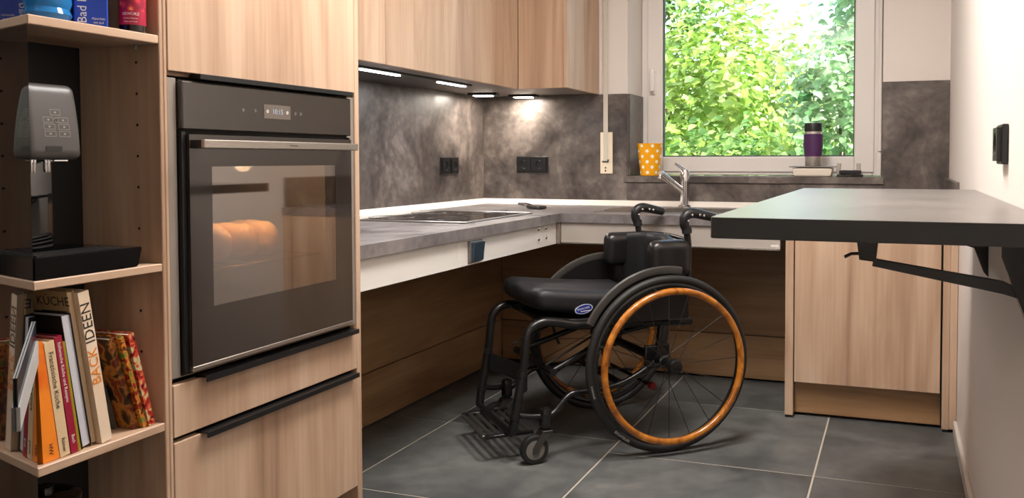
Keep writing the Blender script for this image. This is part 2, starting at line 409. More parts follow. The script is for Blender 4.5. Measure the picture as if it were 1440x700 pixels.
# ------------------------------------------------------------------ oven tower
XT = -1.328
def tower():
    t = thing('tall_cabinet', 'tall light wood cabinet holding the built-in oven', 'cabinet', (-1.65, 1.62, 0))
    bx('side_panel', (-1.98, XT, 1.3055, 1.314, 0, 2.25), M_woodV, t)
    bx('side_panel', (-1.98, XT, 1.926, 1.9454, 0, 2.25), M_woodV, t)
    bx('back_panel', (-1.995, -1.982, 1.3055, 1.9454, 0, 2.25), M_woodV, t)
    bx('top_panel', (-1.98, XT-.02, 1.315, 1.925, 2.23, 2.25), M_woodY, t)
    bx('oven_shelf', (-1.98, XT-.02, 1.315, 1.925, .584, .602), M_woodY, t)
    bx('oven_shelf', (-1.98, XT-.02, 1.315, 1.925, 1.198, 1.216), M_woodY, t)
    d = bx('cabinet_door', (XT-.019, XT+.001, 1.3155, 1.9235, 1.205, 2.245), M_woodV, t, bev=.001)
    def handle(par, y0, y1, z):
        bm = NB(); prism(bm, [(XT-.012, z+.001), (XT+.020, z+.001), (XT+.020, z-.010), (XT+.0165, z-.010), (XT+.0165, z-.002), (XT-.012, z-.002)], 'Y', y0, y1)
        obj('handle', bm, M_blackm, par)
    bm = NB(); box(bm, XT-.012, XT+.014, 1.384, 1.9, 1.1935, 1.2045, bev=.001); obj('handle', bm, M_blackm, d)
    d1 = bx('drawer', (XT-.019, XT+.001, 1.3155, 1.9235, .489, .592), M_woodV, t, bev=.001); handle(d1, 1.384, 1.908, .595)
    d2 = bx('drawer', (XT-.019, XT+.001, 1.3155, 1.9235, .179, .478), M_woodV, t, bev=.001); handle(d2, 1.384, 1.908, .481)
    bx('shadow_rail', (XT-.06, XT-.02, 1.315, 1.925, .47, .60), M_dark, t)
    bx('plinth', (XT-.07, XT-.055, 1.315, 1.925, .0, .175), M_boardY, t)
    bx('filler_strip', (XT-.02, XT-.003, 1.3155, 1.338, .604, 1.192), M_satin, t, label='brushed steel strip', bev=.001)
    bx('filler_strip', (XT-.02, XT-.003, 1.8965, 1.9245, .604, 1.192), M_satin, t, label='brushed steel strip', bev=.001)
tower()

def oven():
    t = thing('oven', 'built-in dark glass oven with steel handle in the wood tower', 'oven', (-1.55, 1.617, .604))
    cp = bx('control_panel', (XT-.03, XT+.010, 1.340, 1.895, 1.093, 1.187), M_glassdark, t, bev=.002)
    dp = bx('display', (XT+.010, XT+.0106, 1.572, 1.660, 1.124, 1.155), mat('display_glass', srgb(104, 95, 88), .25), cp, bev=0)
    X = XT+.0108
    MT = emis('display_digits', srgb(225, 228, 240), .75)
    obj('clock_digits', text_bm('10:15', .0165, basis((X, 1.617, 1.1395), (0, 1, 0), (0, 0, 1)), .0001), MT, cp)
    mi = mat('icon_grey', srgb(180, 172, 168), .4); md = mat('icon_dim', srgb(98, 90, 84), .4)
    for yy in (1.583, 1.649): bm = NB(); lathe(bm, [(.0042, 0), (.0042, .0002)], (X, yy, 1.1395), 12, 'X'); obj('display_icon', bm, mi, cp)
    for yy in (1.508, 1.545, 1.678, 1.697): bm = NB(); lathe(bm, [(.004, 0), (.004, .0002)], (XT+.0101, yy, 1.139), 12, 'X'); obj('touch_icon', bm, md, cp)
    # cavity
    x0, x1, y0, y1, z0, z1 = -1.80, XT-.037, 1.385, 1.850, .69, 1.04
    bm = NB()
    for b in [(XT-.035, XT-.002, 1.342, y0, .606, 1.19), (XT-.035, XT-.002, y1, 1.893, .606, 1.19), (XT-.035, XT-.002, y0, y1, .606, z0), (XT-.035, XT-.002, y0, y1, z1, 1.19)]: box(bm, *b)
    obj('chassis', bm, M_dark, t)
    bm = NB(); th = .006
    for b in [(x0-th, x1, y0-th, y0, z0, z1), (x0-th, x1, y1, y1+th, z0, z1), (x0-th, x1, y0-th, y1+th, z0-th, z0), (x0-th, x1, y0-th, y1+th, z1, z1+th), (x0-th, x0, y0, y1, z0, z1)]: box(bm, *b)
    obj('cavity', bm, mat('oven_enamel', srgb(96, 88, 82), .45), t)
    # rack
    bm = NB(); zr = .797
    for k in range(15): cyl(bm, (x0+.02, y0+.02+k*(y1-y0-.04)/14, zr), (x1-.01, y0+.02+k*(y1-y0-.04)/14, zr), .0018, 6)
    cyl(bm, (x1-.01, y0+.001, zr), (x1-.01, y1-.001, zr), .003, 8); cyl(bm, (x0+.02, y0+.001, zr), (x0+.02, y1-.001, zr), .003, 8)
    obj('wire_rack', bm, M_chrome, t)
    ld = bpy.data.lights.new('oven_light', 'POINT'); ld.energy = 6; ld.color = (1, .82, .58); ld.shadow_soft_size = .02
    lo = bpy.data.objects.new('oven_light', ld); link(lo, t); WM[lo.name] = Matrix.Identity(4); lo.location = (-1.41+1.55, 1.62-1.617, 1.025-.604)
    # door
    dx0, dx1 = XT+.000, XT+.014
    wy0, wy1, wz0, wz1 = 1.411, 1.823, .735, 1.019
    bm = NB()
    for b in [(dx0, dx1, 1.352, wy0, .622, 1.083), (dx0, dx1, wy1, 1.889, .622, 1.083), (dx0, dx1, wy0, wy1, .622, wz0), (dx0, dx1, wy0, wy1, wz1, 1.083)]: box(bm, *b)
    d = obj('oven_door', bm, M_glassdark, t)
    bx('door_window', (dx1-.005, dx1-.0005, wy0, wy1, wz0, wz1), M_ovenwin, d, bev=0)
    bx('door_edge', (dx0-.001, dx1+.001, 1.352, 1.889, .612, .6215), M_steel, d, bev=.001, label='steel strip along the bottom of the door')
    for b in [(XT-.002, XT+.006, 1.341, 1.351, .612, 1.088), (XT-.002, XT+.006, 1.890, 1.895, .612, 1.088)]: bx('side_gap_cover', b, M_black, t, bev=0)
    hx = -1.279
    h = bx('door_handle', (hx-.010, hx, 1.356, 1.870, 1.0555, 1.0725), M_steel, d, bev=.0015, label='brushed steel handle bar')
    for y_ in (1.358, 1.85): bx('handle_post', (dx1, hx-.010, y_, y_+.018, 1.056, 1.072), M_black, h, bev=0)
    obj('maker_name', text_bm('Constructa', .0062, basis((hx+.0003, 1.622, 1.064), (0, 1, 0), (0, 0, 1)), .0001), M_textdark, h)
oven()
M_crust = stone('bread_crust', [(.3, srgb(150, 96, 44)), (.5, srgb(196, 142, 76)), (.7, srgb(224, 184, 122))], (.5, .7), 14, .1, 5)
for k, (y, s, rz, lab) in enumerate([(1.47, 1.0, .15, 'first bread roll from the left in the oven'), (1.56, 1.05, -.1, 'second bread roll from the left in the oven'), (1.645, .95, .1, 'second bread roll from the right in the oven'), (1.728, 1.0, -.2, 'first bread roll from the right in the oven')]):
    bm = NB()
    def fn(q, s=s):
        w_ = 1-.35*abs(q.x/.085)**2; c = .0045*math.exp(-((q.x*math.cos(.6)+q.y*.3) % .045-.02)**2/.00006) if q.z > 0 else 0
        return Vector((q.x, q.y*w_, q.z*(w_*.4+.6)-c))
    rbox(bm, (0, 0, .045), (.085*s, .038*s, .042*s), .036*s, 8, fn); bm.transform(Matrix.Translation((-1.49, y, .800)) @ Matrix.Rotation(rz, 4, 'Z'))
    obj('bread_roll', bm, M_crust, smooth=True, label=lab, cat='bread', group='bread rolls baking in the oven')

# ------------------------------------------------------------------ open shelf unit with glossy door
SY0, SY1 = 1.030, 1.2955
def shelf_unit():
    t = thing('shelf_unit', 'narrow open light wood shelf unit left of the oven tower, black gloss door open', 'shelf', (-1.6, 1.16, 0))
    sp = bx('side_panel', (-1.532, XT, SY1, 1.305, 0, 2.25), M_woodV, t)
    bx('side_panel', (-1.532, XT, SY0-.018, SY0, 0, 2.25), M_matt, t)  # near side blackened as well, shade put into its colour
    bx('back_panel', (-1.545, -1.5325, SY0-.018, 1.305, 0, 2.25), M_matt, t, label='back panel coloured black for the shade inside the shelf')  # black holds the shelf's deep shade; panel set well forward for it
    for z0, z1 in ((.510, .526), (.819, .834), (1.253, 1.269), (.10, .118), (2.23, 2.248)):
        bx('shelf_board', (-1.5315, XT, SY0+.0005, SY1-.0008, z0, z1), M_woodY, t)
    bx('plinth', (XT-.06, XT-.045, SY0, SY1, 0, .098), M_woodY, t)
    first = None
    for z in (.58, .66, .74, .90, .98, 1.04, 1.10, 1.16, 1.22):
        if first is None:
            bm = NB(); lathe(bm, [(.0028, 0), (.0028, .0006)], (-1.385, SY1-.0004, z), 10, 'Y'); first = obj('pin_hole', bm, M_dark, sp)
        else:
            o = first.copy(); link(o, sp); o.location = first.location + Vector((0, 0, z-.58)); WM[o.name] = Matrix.Translation(o.location)
    bm = NB(); box(bm, -1.382, -1.374, SY1-.010, SY1, 1.243, 1.2525, bev=.001); cyl(bm, (-1.378, SY1, 1.247), (-1.378, SY1-.012, 1.247), .003, 8)
    obj('shelf_pin', bm, M_steel, t)
    # open door: hinged on the near front edge, swung far open; its gloss mirrors the shelves
    hx, hy = XT+.0015, SY0-.001
    dv = Vector((.60, -.80, 0)); nv = Vector((.80, .60, 0)); L_ = .29
    def M(): 
        m = Matrix((dv, nv, Vector((0, 0, 1)))).transposed().to_4x4(); m.translation = Vector((hx, hy, 0)); return m
    bm = NB(); box(bm, 0, L_, -.018, 0, .12, 2.245, bev=.001, M=M()); dr = obj('cabinet_door', bm, M_gloss, t, label='mirror-like black gloss door')
    # slanted pale metal stay on the inside of the door
    bm = NB(); prism(bm, [(.003, .702), (.003, .738), (.100, .655), (.100, .618)], 'Y', .0005, .006); bm.transform(M()); obj('door_stay', bm, mat('pale_stay', srgb(176, 174, 172), .4), dr)
    bm = NB(); prism(bm, [(.003, .738), (.003, .770), (.100, .700), (.100, .655)], 'Y', .0005, .003); bm.transform(M()); obj('stay_plate', bm, mat('blue_black_plate', srgb(34, 38, 46), .12), dr)
shelf_unit()

def dispenser():
    t = thing('drinks_machine', 'black drinks machine with touch buttons on the middle shelf', 'drinks machine', (-1.43, 1.145, .834))
    bm = NB()
    prism(bm, [(1.034, .8352), (1.243, .8352), (1.252, .871), (1.034, .871)], 'X', -1.525, -1.331)
    bmesh.ops.bevel(bm, geom=bm.edges[:], offset=.002, segments=2, affect='EDGES'); base = obj('base', bm, mat('piano_black', srgb(9, 9, 10), .08, 0, 1.4), t)
    bm = NB()
    for k in range(4): box(bm, -1.40+k*.016, -1.393+k*.016, 1.05, 1.215, .8712, .8735)
    obj('drip_grille', bm, M_black, base)
    bm = NB(); box(bm, -1.52, -1.41, 1.042, 1.138, .8712, 1.06, bev=.006, seg=2); obj('column', bm, M_gloss, t, smooth=True)
    TT = Matrix.Translation((.055, 1.0875-1.1425*.94, 1.0975-1.101*.92)) @ Matrix.Diagonal((1, .94, .92, 1))
    def ho(name, bm, m, par, **k):
        bm.transform(TT); return obj(name, bm, m, par, **k)
    def fn(q):
        f = (q.z+.07)/.14   # 0 bottom .. 1 top
        nx = q.x + (-.016*f*f if q.x > 0 else 0); return Vector((nx, q.y*(1+.02*(1-f)), q.z))
    bm = NB(); rbox(bm, (-1.4575, 1.1425, 1.101), (.0625, .0525, .070), .012, 14, fn)
    head = ho('head', bm, mat('anthracite_plastic', srgb(74, 70, 68), .38), t, smooth=True)
    def XF(z): f = (z-1.031)/.14; return -1.395-.016*f*f+.0006
    def quad_frame(bm, yc, zc, w_, h_, e=.0007):
        for (a, b, c, d) in [(-w_, w_, h_-e, h_), (-w_, w_, -h_, -h_+e), (-w_, -w_+e, -h_, h_), (w_-e, w_, -h_, h_)]:
            vs_ = [bm.verts.new((XF(zc+z), yc+y, zc+z)) for y, z in ((a, c), (b, c), (b, d), (a, d))]; bm.faces.new(vs_)
    MB = mat('button_print', srgb(150, 145, 140), .5)
    pos = [(1.145, 1.118, .010, .0055), (1.130, 1.104, .010, .005), (1.159, 1.104, .010, .005), (1.131, 1.0915, .011, .005), (1.160, 1.0915, .011, .005), (1.132, 1.0785, .011, .005), (1.160, 1.0785, .011, .005)]
    for y, z, a, b in pos:
        bm = NB(); quad_frame(bm, y, z, a, b); 
        vs_ = [bm.verts.new((XF(z)+.0001, y+dy, z+dz)) for dy, dz in ((-.002, -.0015), (.002, -.0015), (.002, .0015), (-.002, .0015))]; bm.faces.new(vs_)
        ho('button', bm, MB, head)
    bm = NB(); 
    ring = [Vector((XF(1.104)+.0003, 1.145+.004*math.cos(a*PI/8), 1.104+.004*math.sin(a*PI/8))) for a in range(16)]; tube(bm, ring, .0004, 4, True); ho('button', bm, MB, head)
    # inset outline of the front
    oy0, oy1, oz0, oz1 = 1.104, 1.185, 1.044, 1.163
    pts = [Vector((XF(z)+.0002, y, z)) for y, z in [(oy0+.002, oz1)]+[(oy0-.0+.002*(1-k/8), oz1-(oz1-oz0-.006)*k/8) for k in range(9)]+[(oy0+.006, oz0)]+[(oy1-.006, oz0)]+[(oy1, oz0+.006+(oz1-oz0-.006)*k/8) for k in range(9)]]
    bm = NB(); tube(bm, pts, .0009, 6); ho('front_seam', bm, M_black, head)
    bm = NB()
    vs_ = [bm.verts.new((XF(z)+.0004, y, z)) for y, z in ((1.121, 1.047), (1.153, 1.047), (1.153, 1.056), (1.121, 1.056))]; bm.faces.new(vs_); ho('badge', bm, M_black, head)
    for y in (1.117, 1.123, 1.145, 1.151):
        bm = NB(); lathe(bm, [(.0028, 1.008), (.0036, 1.012), (.0036, 1.0315)], (-1.425, y, 0), 14); ho('spout', bm, M_chrome, t, smooth=True)
    bm = NB(); box(bm, -1.46, -1.41, 1.150, 1.178, 1.0275, 1.0315, bev=.001); ho('nozzle_rail', bm, M_chrome, t)
    bm = NB(); cyl(bm, (-1.44, 1.194, 1.135), (-1.44, 1.204, 1.135), .007, 14); ho('side_knob', bm, M_steel, t)
dispenser()

# items on the top shelf
def bottles():
    z0 = 1.2695
    M_pet = mat('blue_pet', srgb(40, 140, 215), .10, 0, 1.40, Transmission_Weight=.45); 
    bm = NB(); prof = [(.030, 0), (.044, .004), (.050, .014), (.046, .024), (.050, .036), (.048, .060), (.050, .075), (.050, .13), (.047, .14), (.050, .15), (.048, .19), (.030, .23), (.014, .25), (.014, .265)]
    t = thing('water_bottle', 'blue plastic water bottle on the top shelf', 'bottle', (-1.405, 1.112, z0))
    lathe(bm, [(r, z0+z) for r, z in prof], (-1.405, 1.112, 0), 32); obj('bottle_body', bm, M_pet, t, smooth=True)
    bm = NB(); lathe(bm, [(.0165, z0+.252), (.0165, z0+.272), (.015, z0+.274)], (-1.405, 1.112, 0), 20); obj('cap', bm, mat('blue_cap', srgb(20, 70, 170), .4), t, smooth=True)
    a = R(38); ux = Vector((math.cos(a), math.sin(a), 0)); uy = Vector((-math.sin(a), math.cos(a), 0))
    t = thing('salt_carton', 'deep blue carton with white vertical lettering on the top shelf', 'carton', (-1.385, 1.198, z0))
    Mx = Matrix.Translation((-1.385, 1.198, z0)) @ Matrix.Rotation(R(-42), 4, 'Z')
    bm = NB(); box(bm, -.022, .022, -.027, .027, 0, .16, bev=.002, M=Mx); obj('carton_body', bm, mat('blue_carton', srgb(12, 62, 170), .3), t)
    def face(name, s, size, y, z, up, m): obj(name, text_bm(s, size, Mx @ basis((.0223, y, z), up[0], up[1]), .0001), m, t)
    face('lettering', 'Bad Rei', .021, -.013, .040, ((0, 0, 1), (0, -1, 0)), M_text)
    face('small_lettering', 'AlpenSalz', .0055, .012, .017, ((0, 1, 0), (0, 0, 1)), M_text); face('small_lettering', 'mit Jod', .0055, .012, .010, ((0, 1, 0), (0, 0, 1)), M_text)
    t = thing('juice_bottle', 'red labelled bottle with dark base on the top shelf', 'bottle', (-1.352, 1.2585, z0))
    c = (-1.352, 1.2585, 0)
    bm = NB(); lathe(bm, [(.020, z0), (.0225, z0+.003), (.0225, z0+.13), (.018, z0+.15), (.010, z0+.18), (.010, z0+.2)], c, 28); obj('bottle_body', bm, mat('dark_glass', srgb(26, 12, 14), .08, 0, 1.5), t, smooth=True)
    ml = mat('red_label', srgb(178, 22, 60), .35); N, L, p = nodes(ml)
    tc = N.new('ShaderNodeTexCoord'); v = N.new('ShaderNodeTexVoronoi'); v.inputs['Scale'].default_value = 70; L.new(tc.outputs['Object'], v.inputs['Vector'])
    rp = ramp(N, [(0, srgb(250, 190, 120)), (.28, srgb(222, 60, 60)), (.5, srgb(170, 14, 60)), (1, srgb(120, 6, 40))]); L.new(v.outputs['Distance'], rp.inputs[0])
    sx = N.new('ShaderNodeSeparateXYZ'); L.new(tc.outputs['Object'], sx.inputs[0]); gt = N.new('ShaderNodeMath'); gt.operation = 'GREATER_THAN'; gt.inputs[1].default_value = .026; L.new(sx.outputs[2], gt.inputs[0])
    mxn = N.new('ShaderNodeMix'); mxn.data_type = 'RGBA'; mxn.inputs[6].default_value = srgb(176, 20, 62); L.new(gt.outputs[0], mxn.inputs[0]); L.new(rp.outputs[0], mxn.inputs[7]); L.new(mxn.outputs[2], p.inputs['Base Color'])
    bm = NB(); lathe(bm, [(.0226, z0+.013), (.0228, z0+.014), (.0228, z0+.105), (.0226, z0+.106)], c, 28); lb = obj('label', bm, ml, t, smooth=True)
    def ringtext(s, size, z, nm):
        rr = .0231; a0 = R(-52)
        bend = lambda q: Vector((c[0]+(rr+q.z)*math.cos(a0+q.x/rr), c[1]+(rr+q.z)*math.sin(a0+q.x/rr), z+q.y))
        obj(nm, text_bm(s, size, Matrix.Identity(4), .0001, bend), M_text, lb)
    ringtext('GEWÜRZ', .0072, z0+.0325, 'label_text'); ringtext('Früchte & Beeren', .0035, z0+.0245, 'label_text'); ringtext('Sirup aus Frucht', .0035, z0+.0185, 'label_text')
bottles()

# books
def pic(name, stops, scale=45, rough=.35):
    m = mat(name, (1, 1, 1, 1), rough); N, L, p = nodes(m)
    mp = coords(N, L, (1, 1, 1), 5); n = N.new('ShaderNodeTexVoronoi'); n.inputs['Scale'].default_value = scale
    n2 = N.new('ShaderNodeTexNoise'); n2.inputs['Scale'].default_value = scale*.8; n2.inputs['Distortion'].default_value = 1.0
    L.new(mp.outputs[0], n2.inputs['Vector']); L.new(mp.outputs[0], n.inputs['Vector'])
    mx = N.new('ShaderNodeMath'); mx.operation = 'MULTIPLY_ADD'; mx.inputs[1].default_value = .35; L.new(n.outputs['Distance'], mx.inputs[0]); L.new(n2.outputs[0], mx.inputs[2])
    rp = ramp(N, stops); rp.color_ramp.interpolation = 'EASE'; L.new(mx.outputs[0], rp.inputs[0]); L.new(rp.outputs[0], p.inputs['Base Color']); return m
M_page = mat('book_pages', srgb(214, 204, 186), .8)
ZS = .5265
def book(y, t_, h, d, lean, xf, cover, label, titles=(), wedge=1.0, pages=M_page, spine_w=None, cover_text=None):
    t = thing('book', label, 'book', (xf, y, ZS)); t.rotation_euler = (lean, 0, 0); WM[t.name] = Matrix.Translation((xf, y, ZS)) @ Matrix.Rotation(lean, 4, 'X')
    cv = .0016 if t_ > .007 else .0009
    def W(v): 
        k = 1+(wedge-1)*(v.co.z/h); v.co.y *= k
    bm = NB(); box(bm, -d, 0, 0, cv, 0, h); box(bm, -d, 0, t_-cv, t_, 0, h)
    if spine_w is None: box(bm, -cv, 0, cv, t_-cv, 0, h)
    for v in bm.verts: W(v)
    c = obj('cover', bm, cover, t, local=True)
    bm = NB(); box(bm, -d+.004, (-cv-.0002 if spine_w is None else -.002), cv+.0002, t_-cv-.0002, .003, h-.003)
    for v in bm.verts: W(v)
    obj('pages', bm, pages, t, local=True)
    for s, size, z, m, up in titles:
        X, Y = ((0, 0, 1), (0, -1, 0)) if up else ((0, 0, -1), (0, 1, 0))
        obj('title', text_bm(s, size, basis((.0004, t_*.5, z), X, Y), .0001), m, c, local=True)
    if cover_text:
        s, size, x, z, m = cover_text
        obj('cover_title', text_bm(s, size, basis((x, -.0004, z), (1, 0, 0), (0, 0, 1)), .0001), m, c, local=True)
        bm = NB(); box(bm, x-.030, x+.030, -.0006, -.0001, z-.0195, z-.0165); obj('cover_rule', bm, m, c, local=True)
    return t
C = lambda *a: mat('cover_%d_%d_%d' % a, srgb(*a), .42)
b = book(1.048, .030, .205, .15, R(2.0), -1.338, pic('orange_fold', [(.3, srgb(150, 50, 8)), (.5, srgb(222, 96, 20)), (.75, srgb(246, 140, 40))], 14), 'bright orange paperback with round emblem at the near end of the book row', [('HW', .011, .02, M_textdark, False)], wedge=.36)
book(1.0800, .0185, .203, .15, R(7.4), -1.338, C(218, 190, 150), 'slim cream paperback between the orange and the crimson book', [('Französische Küche', .0125, .135, M_textdark, False), ('Römer', .009, .02, M_textdark, False)])
book(1.1012, .0135, .209, .16, R(7.7), -1.338, C(150, 22, 52), 'crimson hardback with white spine lettering', [('Italienische Küche und Rezepte', .0085, .145, M_text, False), ('Buch', .008, .025, M_text, False)])
book(1.1160, .0055, .198, .15, R(7.9), -1.340, C(150, 132, 22), 'thin mustard yellow booklet beside the crimson book')
book(1.1250, .0195, .243, .17, R(8.6), -1.342, C(16, 16, 18), 'black hardback showing white page edges', pages=mat('white_pages', srgb(196, 196, 204), .7), spine_w=0)
book(1.1460, .0125, .283, .172, R(8.6), -1.345, C(190, 160, 116), 'tall tan book with KÜCHE printed across its cover', cover_text=('KÜCHE', .0235, -.036, .264, M_textdark), spine_w=0, pages=mat('tan_pages', srgb(196, 170, 138), .7))
book(1.1600, .0215, .279, .180, R(8.8), -1.336, pic('pink_cream', [(.3, srgb(196, 120, 96)), (.42, srgb(222, 190, 160)), (.8, srgb(232, 212, 186))], 6), 'thick cream book with BACK IDEEN on its spine', [('IDEEN', .027, .222, M_textdark, True), ('BACK', .026, .142, mat('orange_print', srgb(226, 130, 30), .5), True)])
M_food1 = pic('food_dark', [(.40, srgb(16, 11, 8)), (.58, srgb(52, 32, 18)), (.68, srgb(150, 96, 36)), (.80, srgb(96, 32, 18))], 40)
M_food2 = pic('food_bright', [(.40, srgb(26, 18, 14)), (.52, srgb(170, 36, 20)), (.60, srgb(40, 26, 18)), (.68, srgb(206, 120, 40)), (.85, srgb(90, 120, 50))], 70)
M_food3 = pic('food_red', [(.42, srgb(34, 12, 12)), (.56, srgb(140, 22, 26)), (.68, srgb(196, 66, 30)), (.84, srgb(190, 176, 130))], 90)
book(1.2130, .010, .205, .12, R(16.5), -1.405, C(150, 110, 50), 'ochre book set back behind the leaning cookery booklets')
book(1.2280, .009, .203, .14, R(15.4), -1.385, C(70, 66, 60), 'grey-brown booklet with pale top edge set back from the shelf front')
book(1.2410, .0125, .186, .15, R(16), -1.350, M_food1, 'dark cookery booklet with food picture leaning in the right-hand group')
book(1.2555, .009, .186, .15, R(15.5), -1.341, M_food2, 'colourful cookery booklet second from the right-hand end of the row')
book(1.2665, .0135, .188, .15, R(14), -1.338, M_food3, 'red-patterned cookery booklet at the right-hand end of the row')
t = thing('storage_jar', 'black round jar standing in the dark bottom compartment', 'jar', (-1.44, 1.13, .1185))
bm = NB(); lathe(bm, [(.05, .1185), (.055, .125), (.055, .40), (.05, .41)], (-1.44, 1.13, 0), 28); obj('jar_body', bm, M_black, t, smooth=True)
bm = NB(); lathe(bm, [(.057, .405), (.057, .428), (.045, .435), (.015, .437), (.015, .447), (.012, .449)], (-1.44, 1.13, 0), 28); obj('lid', bm, M_gloss, t, smooth=True)

# ------------------------------------------------------------------ wall cabinets, hood and lights
XU, YU, ZU, XE = -1.703, 3.789, 1.366, -1.455
def wall_cab(y0, y1, label):
    t = thing('wall_cabinet', label, 'cabinet', (-1.9, (y0+y1)/2, ZU), group='wall cabinets above the worktop')
    bm = NB(); box(bm, XW+.001, XU-.020, y0+.0005, y1-.0005, ZU+.012, 2.25); obj('cabinet_body', bm, M_dark, t)
    bx('cabinet_door', (XU-.019, XU, y0+.002, y1-.002, ZU, 2.245), M_woodV, t, bev=.0012)
wall_cab(1.947, 2.661, 'light wood wall cabinet nearest the oven tower')
wall_cab(2.661, 3.078, 'light wood wall cabinet second from the oven tower')
wall_cab(3.078, 3.500, 'light wood wall cabinet third from the oven tower')
wall_cab(3.500, YU, 'narrow light wood wall cabinet next to the inner corner')
t = thing('wall_cabinet', 'light wood corner wall cabinet on the window wall', 'cabinet', (-1.75, 4.0, ZU), group='wall cabinets above the worktop')
bm = NB(); prism(bm, [(XW+.001, YU+.001), (XU-.02, YU+.001), (XU-.02, YU+.021), (XE-.018, YU+.021), (XE-.018, YW-.001), (XW+.001, YW-.001)], 'Z', ZU+.012, 2.25); obj('cabinet_body', bm, M_woodV, t)
bx('cabinet_door', (XU+.0015, XE-.0185, YU, YU+.019, ZU, 2.245), M_woodV, t, bev=.0012)
bx('end_panel', (XE-.017, XE, YU, YW-.001, ZU, 2.25), M_woodV, t, bev=.001)
M_under = mat('grey_underside', srgb(128, 118, 110), .45)
bm = NB()
box(bm, XW+.001, XU-.020, 3.53, YW-.001, ZU+.002, ZU+.0115); box(bm, XU-.020, XE-.018, YU+.020, YW-.001, ZU+.002, ZU+.0115)
obj('base_board', bm, M_under, t)
t = thing('cooker_hood', 'flat dark built-in cooker hood under the wall cabinets', 'hood', (-1.95, 3.0, ZU-.012))
bx('front_rail', (-1.80, XU-.020, 2.0, 3.529, ZU+.001, ZU+.0115), M_under, t)
bx('hood_plate', (XL+.02, -1.81, 2.05, 3.515, ZU-.006, ZU+.0115), mat('dark_hood_metal', srgb(72, 68, 66), .32, .6), t, bev=.001)
bx('filter_frame', (-1.815, -1.805, 2.05, 3.515, ZU-.004, ZU+.0115), M_black, t, bev=.0005)
M_led = emis('led', (.92, .95, 1, 1), 14); M_ledw = emis('warm_led', (1, .90, .76, 1), 22)
for y0, y1 in ((2.70, 2.955), (3.262, 3.50)):
    bx('lamp_strip', (-1.842, -1.826, y0, y1, ZU-.010, ZU-.0062), M_led, t, bev=0, label='lit white lamp strip')
    ld = bpy.data.lights.new('hood_light', 'AREA'); ld.shape = 'RECTANGLE'; ld.size = .03; ld.size_y = y1-y0; ld.energy = 2.4; ld.color = (.95, .96, 1)
    lo = bpy.data.objects.new('hood_light', ld); link(lo, t); WM[lo.name] = Matrix.Identity(4); lo.location = Vector((-1.838, (y0+y1)/2, ZU-.0115))-t.location
for (x, y, a, lab) in [(-1.985, 3.99, 12, 'lit flat under-cabinet lamp in the corner by the hob wall'), (-1.84, 4.165, 8, 'lit flat under-cabinet lamp on the window wall side of the corner')]:
    t = thing('under_cabinet_lamp', lab, 'lamp', (x, y, ZU-.010), R(a))
    bm = NB(); box(bm, -.075, .075, -.032, .032, 0, .0118, bev=.003, seg=2); obj('lamp_body', bm, M_matt, t, local=True)
    bm = NB(); box(bm, -.048, .048, -.024, .024, -.004, -.0003, bev=.001); obj('lamp_lens', bm, M_ledw, t, local=True)
    ld = bpy.data.lights.new('spot_light', 'AREA'); ld.shape = 'RECTANGLE'; ld.size = .09; ld.size_y = .045; ld.energy = 2.3; ld.color = (1, .90, .78)
    lo = bpy.data.objects.new('spot_light', ld); link(lo, t); WM[lo.name] = Matrix.Identity(4); lo.location = (0, 0, -.006)

# ------------------------------------------------------------------ worktop, fascia, wall panelling
XWF, YWF, ZT = -1.3815, 3.516, .798
SX0, SX1, SY_0, SY_1 = -1.02, -.62, 3.70, 4.02     # sink bowl opening
bm = NB(); z0 = ZT-.038
def pb(x0, x1, y0, y1): box(bm, x0, x1, y0, y1, z0, ZT)
pb(XL, XWF, 1.9465, YB-.0005); pb(XWF, SX0, YWF, YB-.0005); pb(SX1, XR-.001, YWF, YB-.0005); pb(SX0, SX1, YWF, SY_0, ); pb(SX0, SX1, SY_1, YB-.0005)
obj('worktop', bm, M_top, label='grey stone-look L-shaped worktop carrying hob and sink', cat='worktop')
def fascia():
    t = thing('worktop_fascia', 'white and aluminium fascia below the edge of the L-shaped worktop', 'fascia', (-1.41, 3.2, .666))
    bx('fascia_panel', (-1.419, -1.399, 1.9465, 2.617, .666, .7595), M_white, t, bev=.001)
    f2 = bx('fascia_panel', (-1.419, -1.399, 2.619, 3.508, .666, .7595), M_white, t, bev=.001)
    for y in (3.312, 3.393):
        for z in (.703, .745):
            bm = NB(); lathe(bm, [(.0085, -.0005), (.0085, .002), (.006, .005), (.002, .0062)], (-1.3988, y, z), 16, 'X'); obj('screw_cap', bm, M_chrome, f2, smooth=True)
    bx('corner_post', (-1.412, -1.384, 3.512, 3.540, .664, .7595), M_steel, t, bev=.002)
    f3 = bx('fascia_panel', (-1.383, -.442, 3.528, 3.548, .672, .7595), M_alu, t, bev=.001, label='satin aluminium panel below the sink edge')
    bx('bottom_lip', (-1.383, -.442, 3.522, 3.550, .666, .6715), M_steelX, f3, bev=.001)
    bx('maker_plate', (-.478, -.448, 3.5268, 3.5279, .680, .689), M_white, f3, bev=0)
fascia()
t = thing('rocker_switch', 'grey rocker switch on the white fascia below the hob', 'switch', (-1.399, 2.735, .672))
bx('switch_frame', (-1.3988, -1.388, 2.682, 2.782, .674, .750), mat('silver_grey', srgb(120, 114, 108), .35, .5), t, bev=.003, seg=2)
bm = NB(); prism(bm, [(-1.3878, .680), (-1.381, .680), (-1.378, .712), (-1.374, .744), (-1.3878, .744)], 'Y', 2.693, 2.771); obj('rocker', bm, mat('blue_grey_rocker', srgb(62, 78, 92), .25, .4), t)

